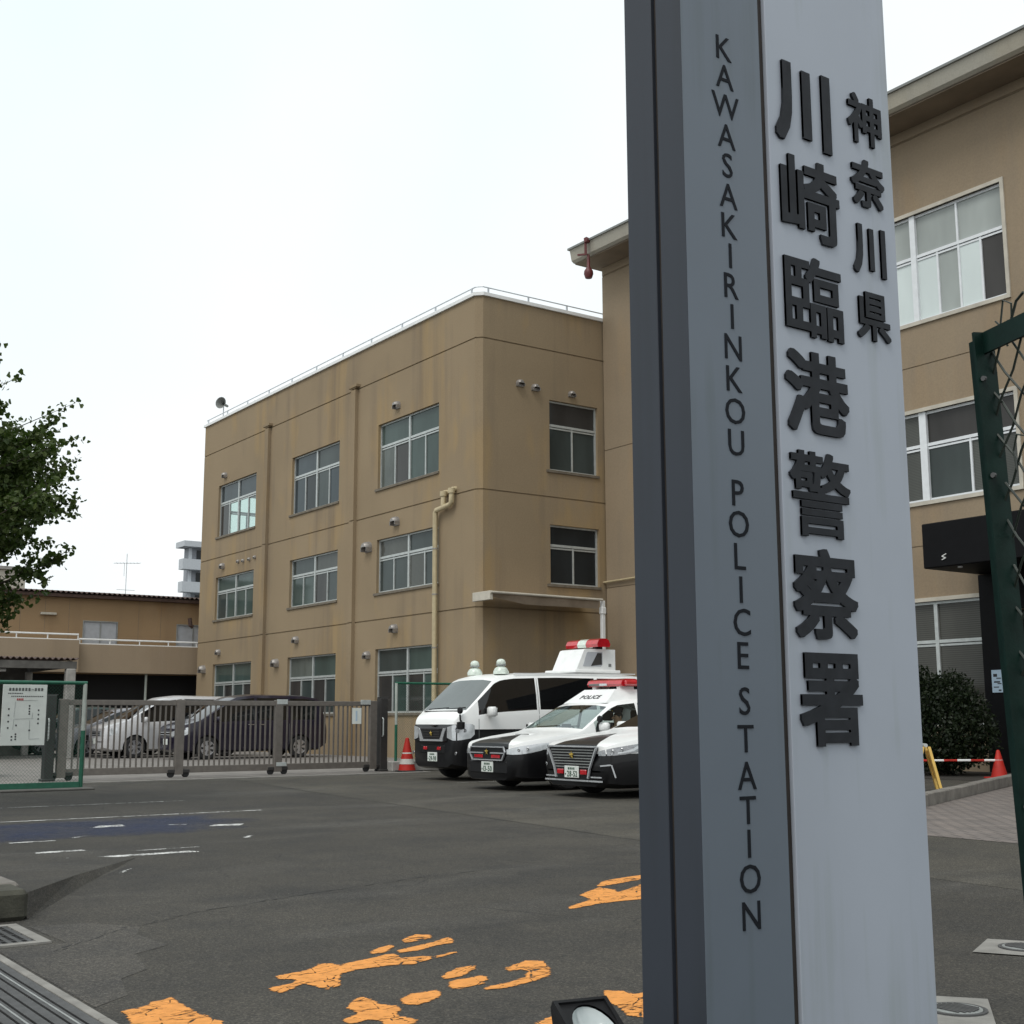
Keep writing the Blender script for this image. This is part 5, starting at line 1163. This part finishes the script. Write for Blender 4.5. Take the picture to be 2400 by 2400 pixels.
mb = MB(); mb.bar((-.55, -2.09, 1.30), (.1, -2.07, 1.325), .012, .02); mb.bar((.05, -2.09, 1.30), (.66, -2.06, 1.325), .012, .02); mb.box(-.66, .66, -2.15, -2.11, 1.262, 1.275); mb.split('wiper', 'plastic_black', van)
mb = MB(); mb.bar((.70, -1.0, 1.965), (.70, 2.0, 2.0), .02, .02); mb.bar((-.70, -1.0, 1.965), (-.70, 2.0, 2.0), .02, .02); mb.split('roof_gutter', 'white_metal', van)
for x_ in (-.45, .45):
    MB().lathe([(.098, 0), (.098, .022)], (x_, -1.12, 2.118), 'z', 18).build('lantern_collar', 'alu_dull', van)
    l_ = MB().lathe([(.15, 0), (.15, .05), (.125, .10), (.11, .12), (.075, .14), (.06, .16), (.085, .19), (.09, .23), (.07, .27), (.03, .29), (0, .29)], (x_, -1.12, 1.955), 'z', 18).build('roof_lantern', 'lantern', van, smooth=40)
MB().bbox(-.50, .50, .62, 1.80, 2.02, 2.08, .015).build('roof_platform', 'white_metal', van)
mb = MB(); mb.prism([(.74, 2.082), (1.74, 2.082), (1.74, 2.50), (1.0, 2.50), (.94, 2.48)], -.40, .40, 'x'); mb.build('light_box', 'white_metal', van)
for sg_ in (-1, 1):
    MB().prism([(.90, 2.15), (1.36, 2.15), (1.40, 2.19), (1.40, 2.44), (1.04, 2.44), (1.0, 2.42)], sg_*.4005, sg_*.408, 'x').build('side_panel', 'shutter_grey', van); MB().prism([(1.10, 2.16), (1.38, 2.19), (1.38, 2.42), (1.27, 2.42)], sg_*.409, sg_*.412, 'x').build('dark_flash', 'glass_brown', van)
    MB().bbox(sg_*.403-.006, sg_*.403+.006, 1.56, 1.63, 2.15, 2.21, .003).build('socket', 'ink_grey', van)
for x0, x1, m_ in ((-.52, -.14, 'lens_red'), (-.135, .135, 'lantern'), (.14, .52, 'lens_red')):
    MB().prism([(1.20, 2.54), (1.50, 2.54), (1.52, 2.60), (1.48, 2.68), (1.42, 2.71), (1.28, 2.71), (1.22, 2.68), (1.18, 2.60)], x0, x1, 'x').build('light_bar', m_, van)
MB().bbox(-.36, -.28, 1.25, 1.45, 2.498, 2.545, .005).bbox(.28, .36, 1.25, 1.45, 2.498, 2.545, .005).split('bar_foot', 'plastic_black', van)

# ---------------------------------------------------------------- police car (middle)
pc = empty('police_car', (-17.15, 13.98, 0), label='middle black and white police car with raised sign box and red light bar', cat='police car')
c1 = Car(4.74, 1.78, [(-2.37, .17), (-2.1, .14), (2.1, .18), (2.37, .32)],
         [(-2.37, .55), (-2.365, .68), (-2.33, .725), (-2.22, .765), (-1.8, .835), (-1.2, .905), (-1.12, .93), (-.45, 1.335), (-.28, 1.40), (.15, 1.445), (.7, 1.44), (1.05, 1.40), (1.75, 1.13), (1.85, 1.10), (2.25, 1.06), (2.33, .95), (2.37, .7)],
         [(-2.37, .62), (-2.2, .70), (-1.2, .86), (2.37, .93)], [(-2.37, .66), (-2.345, .74), (-2.27, .83), (-2.14, .90), (-1.98, .95), (-1.72, .985), (-1.4, 1.0), (1.8, 1.0), (2.2, .94), (2.37, .80)], .34, .022)
c1.body(pc, dense((-2.37, -2.1, 9), (-2.0, -1.16, 8), (-1.08, -.47, 9), (-.40, .10, 5), (.16, .85, 6), (.93, 1.08, 3), (1.16, 1.70, 6), (1.8, 2.37, 9)), 'livery_wagon', [(-.86, .10), (.16, .93)], (-1.08, -.47), (1.16, 1.70), (-1.42, 1.33), .325, 'car_clear_glass', 'windscreen_glass')
wheels(pc, 1.78, (-1.42, 1.33), .325, .21, 5)
f1 = c1.yf
MB().prism([(-.40, .47), (.40, .47), (.50, .60), (.44, .685), (-.44, .685), (-.50, .60)], f1-.022, f1+.02, 'y').build('grille', 'plastic_black', pc)
mb = MB()
for p, q in (((-.46, .678), (.46, .678)), ((-.50, .60), (-.46, .678)), ((.50, .60), (.46, .678)), ((-.42, .475), (.42, .475)), ((-.50, .60), (-.42, .475)), ((.50, .60), (.42, .475)), ((-.48, .585), (-.1, .585)), ((.1, .585), (.48, .585))): mb.bar((p[0], f1-.028, p[1]), (q[0], f1-.028, q[1]), .018, .024, (0, 1, 0))
mb.build('grille_chrome', 'bright_trim', pc); emblem(pc, f1-.04, .60, .055)
MB().bbox(-.36, -.12, f1-.034, f1-.02, .505, .555, .006).bbox(.12, .36, f1-.034, f1-.02, .505, .555, .006).split('red_flasher', 'lens_red', pc); plate(pc, f1-.014, .365, '13-50')
MB().bbox(-.52, .52, f1-.010, f1+.02, .27, .455, .01).build('lower_grille', 'plastic_black', pc)
c1.lamp([('f', .52, .57, .64), ('s', -2.35, .565, .665), ('s', -2.26, .57, .695), ('s', -2.12, .59, .715), ('s', -1.95, .625, .735), ('s', -1.80, .67, .745)]).split('headlight', 'lens_clear', pc, smooth=40)
mb = MB()
for sg_ in (-1, 1): mb.lathe([(0, -.008), (.03, -.006), (.034, .01)], (sg_*.62, f1+.055, .36), 'y', 12)
mb.split('fog_lamp', 'lens_inner', pc); MB().bbox(-.22, .22, -1.70, -1.50, .842, .880, .012).build('bonnet_scoop', 'car_white', pc); MB().bbox(-.19, .19, -1.708, -1.698, .856, .876, .004).build('scoop_mouth', 'plastic_black', pc)
projectors(pc, c1, ((-2.28, .635), (-2.16, .655)))
for y in (-1.02, .13): c1.strip(y, .30, .87).split('door_gap', 'ink_grey', pc)
mirror(pc, c1, -.72, .93, 'car_white'); MB().bbox(-.10, .10, .74, .80, .97, 1.0, .01)
mb = MB(); mb.tube([(.84, -.80, .98), (.93, -.84, 1.07)], .012, 6); mb.lathe([(.001, -.03), (.05, -.02), (.06, 0), (.05, .03), (.001, .035)], (.95, -.84, 1.11), 'y', 12); mb.build('round_mirror', 'plastic_black', pc, smooth=40)
mb = MB(); mb.bar((-.5, -1.02, .985), (.08, -.98, 1.005), .012, .018); mb.bar((.02, -1.02, .985), (.58, -.98, 1.0), .012, .018); mb.split('wiper', 'plastic_black', pc)
mb = MB(); B0, T0 = [(-.58, -.40), (.58, -.40), (.58, .85), (-.58, .85)], [(-.42, -.06), (.42, -.06), (.42, .56), (-.42, .56)]
mb.add([(x_, y_, 1.375 if y_ < 0 else 1.42) for x_, y_ in B0]+[(x_, y_, 1.61) for x_, y_ in T0], q4(0, 4)+[(0, 1, 2, 3), (4, 5, 6, 7)]); mb.build('sign_box', 'white_metal', pc)
mb = MB(); ey_ = Vector((0, .34, .235)).normalized(); ez_ = Vector((0, -.235, .34)).normalized(); wt = text_on(mb, 'POLICE', (0, 0, 0), (1, 0, 0), ey_, ez_, .10, .004, .014, .008)
mb.v = [(v[0]-wt/2, v[1]-.40+ey_.y*.13, v[2]+1.377+ey_.z*.13) for v in mb.v]; mb.build('sign_lettering', 'ink', pc, fix=False)
mb = MB(); mb.prism([(.03, 1.70), (.06, 1.66), (.43, 1.66), (.47, 1.70), (.43, 1.76), (.35, 1.79), (.13, 1.79), (.06, 1.76)], -.46, .46, 'x'); mb.build('light_bar', 'lens_red', pc, smooth=25)
MB().bbox(-.53, -.462, .08, .42, 1.67, 1.76, .025).bbox(.462, .53, .08, .42, 1.67, 1.76, .025).split('bar_end', 'lens_red', pc); MB().bbox(-.40, .0, .016, .06, 1.67, 1.715, .008).build('bar_speaker', 'lens_smoke', pc); MB().bbox(-.1, .1, .010, .018, 1.675, 1.71, .002).build('bar_badge', 'lens_clear', pc)
mb = MB()
for x_ in (-.33, .33): mb.bbox(x_-.05, x_+.05, .08, .39, 1.605, 1.662, .006)
mb.split('bar_foot', 'white_metal', pc)
mb = MB()
for sg_ in (-1, 1): mb.grid([[(sg_*(c1.sx(y, c1.top(y)*.975)+.004-o_), y, c1.top(y)*.972+o_*.3) for y in np.linspace(-.40, 1.0, 8)] for o_ in (0, .03)])
mb.build('roof_moulding', 'plastic_black', pc)
# cabin: floor, dash, seats
MB().box(-.78, .78, -1.0, 1.6, .22, .30).build('cabin_floor', 'seat_dark', pc); MB().bbox(-.70, .70, -1.02, -.62, .55, .92, .05).build('dashboard', 'plastic_black', pc)
for x_ in (-.38, .38):
    st = MB().bbox(x_-.25, x_+.25, -.25, .28, .34, .50, .04).build('seat', 'seat_dark', pc); MB().add([(x_-.24, .18, .48), (x_+.24, .18, .48), (x_+.24, .32, .48), (x_-.24, .32, .48), (x_-.22, .36, 1.05), (x_+.22, .36, 1.05), (x_+.22, .46, 1.05), (x_-.22, .46, 1.05)], q4(0, 4)+[(0, 1, 2, 3), (4, 5, 6, 7)]).build('backrest', 'seat_dark', st); MB().bbox(x_-.13, x_+.13, .38, .47, 1.08, 1.26, .03).build('headrest', 'seat_dark', st)
mb = MB().bbox(-.62, .62, .95, 1.2, .34, .95, .05); mb.build('rear_seat', 'seat_dark', pc)
mb = MB(); mb.tube([(-.38+math.cos(t)*.18, -.46+math.sin(t)*.06, .82+math.sin(t)*.17) for t in np.linspace(0, 2*math.pi, 21)], .014, 6, caps=False); mb.build('steering_wheel', 'plastic_black', pc)

# officer in the left front seat
pe = empty('person', (-17.15+.38, 13.98-.04, .46), label='officer in dark cap and uniform seated in the middle police car', cat='person')
def skin_mesh(joints, edges, rad, name, mat, levels=1):
    me = bpy.data.meshes.new(name); me.from_pydata(joints, edges, []); o = bpy.data.objects.new(name, me); C.objects.link(o); sk = o.modifiers.new('s', 'SKIN'); me_s = me.skin_vertices[0].data
    for i, r in enumerate(rad): me_s[i].radius = (r, r) if not isinstance(r, tuple) else r; me_s[i].use_root = (i == 0)
    o.modifiers.new('u', 'SUBSURF').levels = levels; bpy.context.view_layer.update()
    m2 = bpy.data.meshes.new_from_object(o.evaluated_get(bpy.context.evaluated_depsgraph_get())); bpy.data.objects.remove(o); bpy.data.meshes.remove(me); m2.materials.clear(); m2.materials.append(mt(mat)); m2.polygons.foreach_set('use_smooth', [True]*len(m2.polygons))
    o = bpy.data.objects.new(name, m2); C.objects.link(o); o.parent = pe; return o
J = [(0, .05, .08), (0, .10, .30), (0, .10, .47), (0, .08, .56), (0, .05, .64), (0, .03, .74), (.17, .09, .47), (.22, -.02, .27), (.12, -.22, .22), (.10, -.28, .22), (-.17, .09, .47), (-.22, -.02, .27), (-.12, -.22, .20), (-.10, -.28, .20), (.10, -.05, .07), (.12, -.44, .06), (.12, -.50, -.24), (-.10, -.05, .07), (-.12, -.44, .06), (-.12, -.50, -.24)]
E_ = [(0, 1), (1, 2), (2, 3), (3, 4), (4, 5), (2, 6), (6, 7), (7, 8), (8, 9), (2, 10), (10, 11), (11, 12), (12, 13), (0, 14), (14, 15), (15, 16), (0, 17), (17, 18), (18, 19)]
skin_mesh(J, E_, [.13, .14, .13, .055, .085, .075, .06, .048, .034, .03, .06, .048, .034, .03, .085, .06, .05, .085, .06, .05], 'body', 'skin', 2)
Ju = [J[i] for i in (0, 1, 2, 6, 7, 8, 10, 11, 12, 14, 15, 16, 17, 18, 19)]; Eu = [(0, 1), (1, 2), (2, 3), (3, 4), (4, 5), (2, 6), (6, 7), (7, 8), (0, 9), (9, 10), (10, 11), (0, 12), (12, 13), (13, 14)]
skin_mesh(Ju, Eu, [.15, .165, .15, .075, .06, .045, .075, .06, .045, .1, .075, .062, .1, .075, .062], 'uniform', 'uniform_navy', 2)
mb = MB(); mb.lathe([(.098, 0), (.10, .03), (.115, .07), (.118, .085), (.08, .10), (0, .105)], (0, .04, .755), 'z', 18); mb.prism([(-.09, -.03), (-.06, -.11), (0, -.135), (.06, -.11), (.09, -.03)], .752, .762, 'z'); mb.build('cap', 'uniform_navy', pe, smooth=40)
mb = MB().lathe([(.012, 0), (.012, .004)], (0, -.062, .79), 'y', 8); mb.build('cap_badge', 'gold', pe)
mb = MB(); t = bmesh.new(); bmesh.ops.create_icosphere(t, subdivisions=2, radius=1)
for (x_, y_, z_), r_ in (((0, -.052, .665), (.014, .022, .022)), ((.085, .045, .675), (.012, .02, .03)), ((-.085, .045, .675), (.012, .02, .03))): mb.add([(x_+q.co.x*r_[0], y_+q.co.y*r_[1], z_+q.co.z*r_[2]) for q in t.verts], [[w.index for w in f.verts] for f in t.faces])
mb.build('nose_and_ears', 'skin', pe, smooth=60); mb = MB()
for x_ in (-.03, .03): mb.add([(x_+q.co.x*.012, -.037+q.co.y*.008, .695+q.co.z*.007) for q in t.verts], [[w.index for w in f.verts] for f in t.faces])
mb.bar((-.025, -.032, .617), (.025, -.032, .617), .006, .006); mb.build('eyes_and_mouth', 'ink', pe, smooth=60)
mb = MB(); mb.add([(q.co.x*.089, .065+q.co.y*.075, .70+q.co.z*.085) for q in t.verts], [[w.index for w in f.verts] for f in t.faces]); t.free(); mb.build('hair', 'ink', pe, smooth=60)

# ---------------------------------------------------------------- police car (front right, cut by the pillar)
ps = empty('police_car', (-14.75, 13.92, 0), label='nearest black and white police sedan with wide chrome grille beside the pillar', cat='police car')
c3 = Car(4.90, 1.80, [(-2.45, .17), (-2.2, .14), (2.2, .18), (2.45, .32)],
         [(-2.45, .52), (-2.445, .70), (-2.41, .735), (-2.28, .775), (-1.9, .85), (-1.15, .935), (-1.06, .955), (-.18, 1.37), (0, 1.425), (.4, 1.455), (.8, 1.445), (1.1, 1.40), (1.85, 1.12), (1.95, 1.10), (2.33, 1.06), (2.41, .95), (2.45, .7)],
         [(-2.45, .62), (-2.25, .72), (-1.2, .88), (2.45, .95)], [(-2.45, .68), (-2.42, .77), (-2.33, .855), (-2.18, .92), (-2.0, .965), (-1.75, .99), (-1.4, 1.0), (1.9, 1.0), (2.3, .94), (2.45, .80)], .34, .022)
c3.body(ps, dense((-2.45, -2.15, 9), (-2.05, -1.10, 9), (-1.02, -.20, 9), (-.12, .20, 4), (.26, 1.0, 6), (1.08, 1.2, 3), (1.28, 1.80, 6), (1.9, 2.45, 9)), 'livery_sedan', [(-.70, .20), (.26, 1.0)], (-1.02, -.20), (1.28, 1.80), (-1.47, 1.38), .325, 'car_glass')
wheels(ps, 1.80, (-1.47, 1.38), .325, .21, 7)
f3_ = c3.yf
MB().prism([(-.36, .27), (.36, .27), (.40, .42), (.55, .72), (-.55, .72), (-.40, .42)], f3_-.022, f3_+.02, 'y').build('grille', 'plastic_black', ps)
mb = MB()
for i in range(7): z = .43+i*.040; w_ = np.interp(z, [.42, .72], [.38, .52]); mb.box(-w_, w_, f3_-.032, f3_-.021, z, z+.012)
mb.split('grille_bar', 'alu_dull', ps)
mb = MB()
for p, q in (((-.57, .725), (.57, .725)), ((-.57, .725), (-.41, .42)), ((.57, .725), (.41, .42)), ((-.41, .42), (-.37, .28)), ((.41, .42), (.37, .28))): mb.bar((p[0], f3_-.034, p[1]), (q[0], f3_-.034, q[1]), .022, .03, (0, 1, 0))
mb.build('grille_chrome', 'bright_trim', ps); emblem(ps, f3_-.045, .60, .06); plate(ps, f3_-.030, .365, '28-52')
MB().bbox(-.34, -.20, f3_-.05, f3_-.02, .33, .40, .008).bbox(.20, .34, f3_-.05, f3_-.02, .33, .40, .008).split('red_flasher', 'lens_red', ps)
c3.lamp([('f', .58, .60, .66), ('s', -2.43, .60, .68), ('s', -2.33, .605, .71), ('s', -2.18, .62, .735), ('s', -2.0, .65, .76), ('s', -1.84, .70, .775)]).split('headlight', 'lens_inner', ps, smooth=40)
c3.lamp([('s', -2.36, .62, .635), ('s', -2.2, .64, .66), ('s', -2.05, .665, .70), ('s', -1.92, .72, .765)], .013).split('lamp_strip', 'lens_clear', ps)
mb = MB()
for sg_ in (-1, 1):
    mb.bar((sg_*.62, f3_-.012, .46), (sg_*(c3.sx(-2.36, .47)+.012), -2.38, .475), .012, .02); mb.bar((sg_*(c3.sx(-2.36, .47)+.012), -2.37, .475), (sg_*(c3.sx(-2.3, .3)+.015), -2.32, .30), .012, .02)
mb.bar((-.66, f3_-.012, .245), (.66, f3_-.012, .245), .016, .022); mb.bar((.42, f3_-.02, .30), (.64, f3_-.01, .30), .012, .018); mb.bar((-.42, f3_-.02, .30), (-.64, f3_-.01, .30), .012, .018); mb.split('bumper_chrome', 'bright_trim', ps)
mb = MB()
for sg_ in (-1, 1): mb.lathe([(0, -.008), (.04, -.006), (.045, .01)], (sg_*.66, f3_+.05, .37), 'y', 14)
mb.split('fog_lamp', 'alu_dull', ps)
projectors(ps, c3, ((-2.34, .66), (-2.22, .68)), .027)
for y in (-.95, .23): c3.strip(y, .30, .88).split('door_gap', 'ink_grey', ps)
mirror(ps, c3, -.64, .95, 'car_white')
MB().bbox(-.62, .62, .15, .62, 1.50, 1.62, .04).build('light_bar', 'lens_red', ps); MB().bbox(-.45, -.35, .25, .5, 1.46, 1.505, .01).bbox(.35, .45, .25, .5, 1.46, 1.505, .01).split('bar_foot', 'white_metal', ps)

# ---------------------------------------------------------------- parked cars behind the gate
def minivan(loc, paint, lab, dark_roof=None):
    r = empty('parked_minivan', loc, label=lab, cat='minivan', group='cars parked behind the gate')
    c = Car(4.70, 1.70, [(-2.35, .28), (-2.1, .2), (2.1, .22), (2.35, .35)], [(-2.35, .62), (-2.33, .84), (-2.2, .95), (-1.75, 1.08), (-1.65, 1.11), (-.75, 1.68), (-.5, 1.78), (0, 1.84), (1.6, 1.82), (2.1, 1.74), (2.25, 1.3), (2.35, .9)],
            [(-2.35, .75), (-2.1, .9), (-1.6, 1.02), (2.35, 1.08)], [(-2.35, .74), (-2.28, .86), (-2.1, .94), (-1.8, .99), (-1.4, 1), (2.1, 1), (2.35, .88)], .17, .02)
    c.body(r, dense((-2.35, -2.05, 8), (-1.95, -1.7, 4), (-1.62, -.8, 8), (-.7, .0, 5), (.08, 1.05, 6), (1.13, 1.95, 6), (2.05, 2.35, 6)), paint, [(-1.3, .0), (.08, 1.05), (1.13, 1.95)], (-1.62, -.8), None, (-1.42, 1.44), .325, 'car_glass')
    wheels(r, 1.70, (-1.42, 1.44), .325, .2, 7); f = c.yf
    c.lamp([('f', .45, .66, .78), ('s', -2.33, .64, .82), ('s', -2.15, .66, .88), ('s', -1.95, .74, .92)]).split('headlight', 'lens_clear', r, smooth=40)
    MB().bbox(-.45, .45, f-.015, f+.02, .66, .80, .01).build('grille', 'plastic_black', r); mb = MB()
    for z in (.69, .76): mb.box(-.44, .44, f-.022, f-.014, z, z+.02)
    mb.build('grille_chrome', 'bright_trim', r); MB().bbox(-.165, .165, f-.012, f+.02, .42, .585, .004).build('number_plate', 'paper_white', r)
    mirror(r, c, -1.12, 1.08, paint); mb = MB()
    for sg_ in (-1, 1):
        for y in (-.12, .25): mb.bbox(sg_*(c.sx(y, .98)+.012)-.012, sg_*(c.sx(y, .98)+.012)+.012, y-.09, y+.09, .965, .99, .005)
    mb.split('door_handle', 'chrome', r)
    for y in (-1.35, .04, 1.09): c.strip(y, .4, 1.0).split('door_gap', 'ink_grey', r)
    return r
def hatch(loc, paint, lab, k=1.0):
    r = empty('parked_car', loc, label=lab, cat='car', group='cars parked behind the gate')
    c = Car(4.30, 1.70, [(-2.15, .25), (-1.95, .18), (1.95, .2), (2.15, .33)], [(-2.15, .55), (-2.13, .72), (-2.0, .80), (-1.3, .95), (-1.2, .97), (-.35, 1.40*k), (-.1, 1.47*k), (.5, 1.5*k), (1.4, 1.44*k), (1.95, 1.1), (2.1, .95), (2.15, .7)],
            [(-2.15, .65), (-1.9, .75), (-1.2, .90), (2.15, .96)], [(-2.15, .72), (-2.08, .84), (-1.9, .94), (-1.6, .99), (-1.3, 1), (1.9, 1), (2.15, .86)], .28, .02)
    c.body(r, dense((-2.15, -1.85, 8), (-1.75, -1.25, 5), (-1.15, -.4, 8), (-.3, .1, 4), (.18, 1.0, 6), (1.1, 1.45, 3), (1.5, 1.92, 5), (1.98, 2.15, 4)), paint, [(-.85, .1), (.18, 1.0)], (-1.15, -.4), (1.5, 1.92), (-1.3, 1.28), .31, 'car_glass')
    wheels(r, 1.70, (-1.3, 1.28), .31, .19, 6); f = c.yf
    c.lamp([('f', .45, .58, .68), ('s', -2.12, .56, .70), ('s', -1.95, .60, .76), ('s', -1.75, .68, .79)]).split('headlight', 'lens_clear', r, smooth=40)
    MB().bbox(-.42, .42, f-.012, f+.02, .56, .68, .01).build('grille', 'plastic_black', r); MB().bbox(-.165, .165, f-.012, f+.02, .36, .525, .004).build('number_plate', 'paper_white', r); mirror(r, c, -.8, .96, paint)
    c.strip(-.0, .4, .92).split('door_gap', 'ink_grey', r); return r
minivan((-35.75, 15.45, 0), 'car_purple', 'dark purple minivan parked nearest the ochre wall behind the gate'); minivan((-38.5, 14.30, 0), 'car_silver', 'silver minivan parked left of the dark purple one')
hatch((-41.0, 13.5, 0), 'car_graphite', 'mid grey car parked left of the silver minivan'); hatch((-43.8, 12.9, 0), 'car_green', 'dark green car parked farthest left with its nose by the gate post', 1.04)
hatch((-27.6, 4.15, 0), 'car_blue', 'dark blue car tail behind the fence at the left edge')
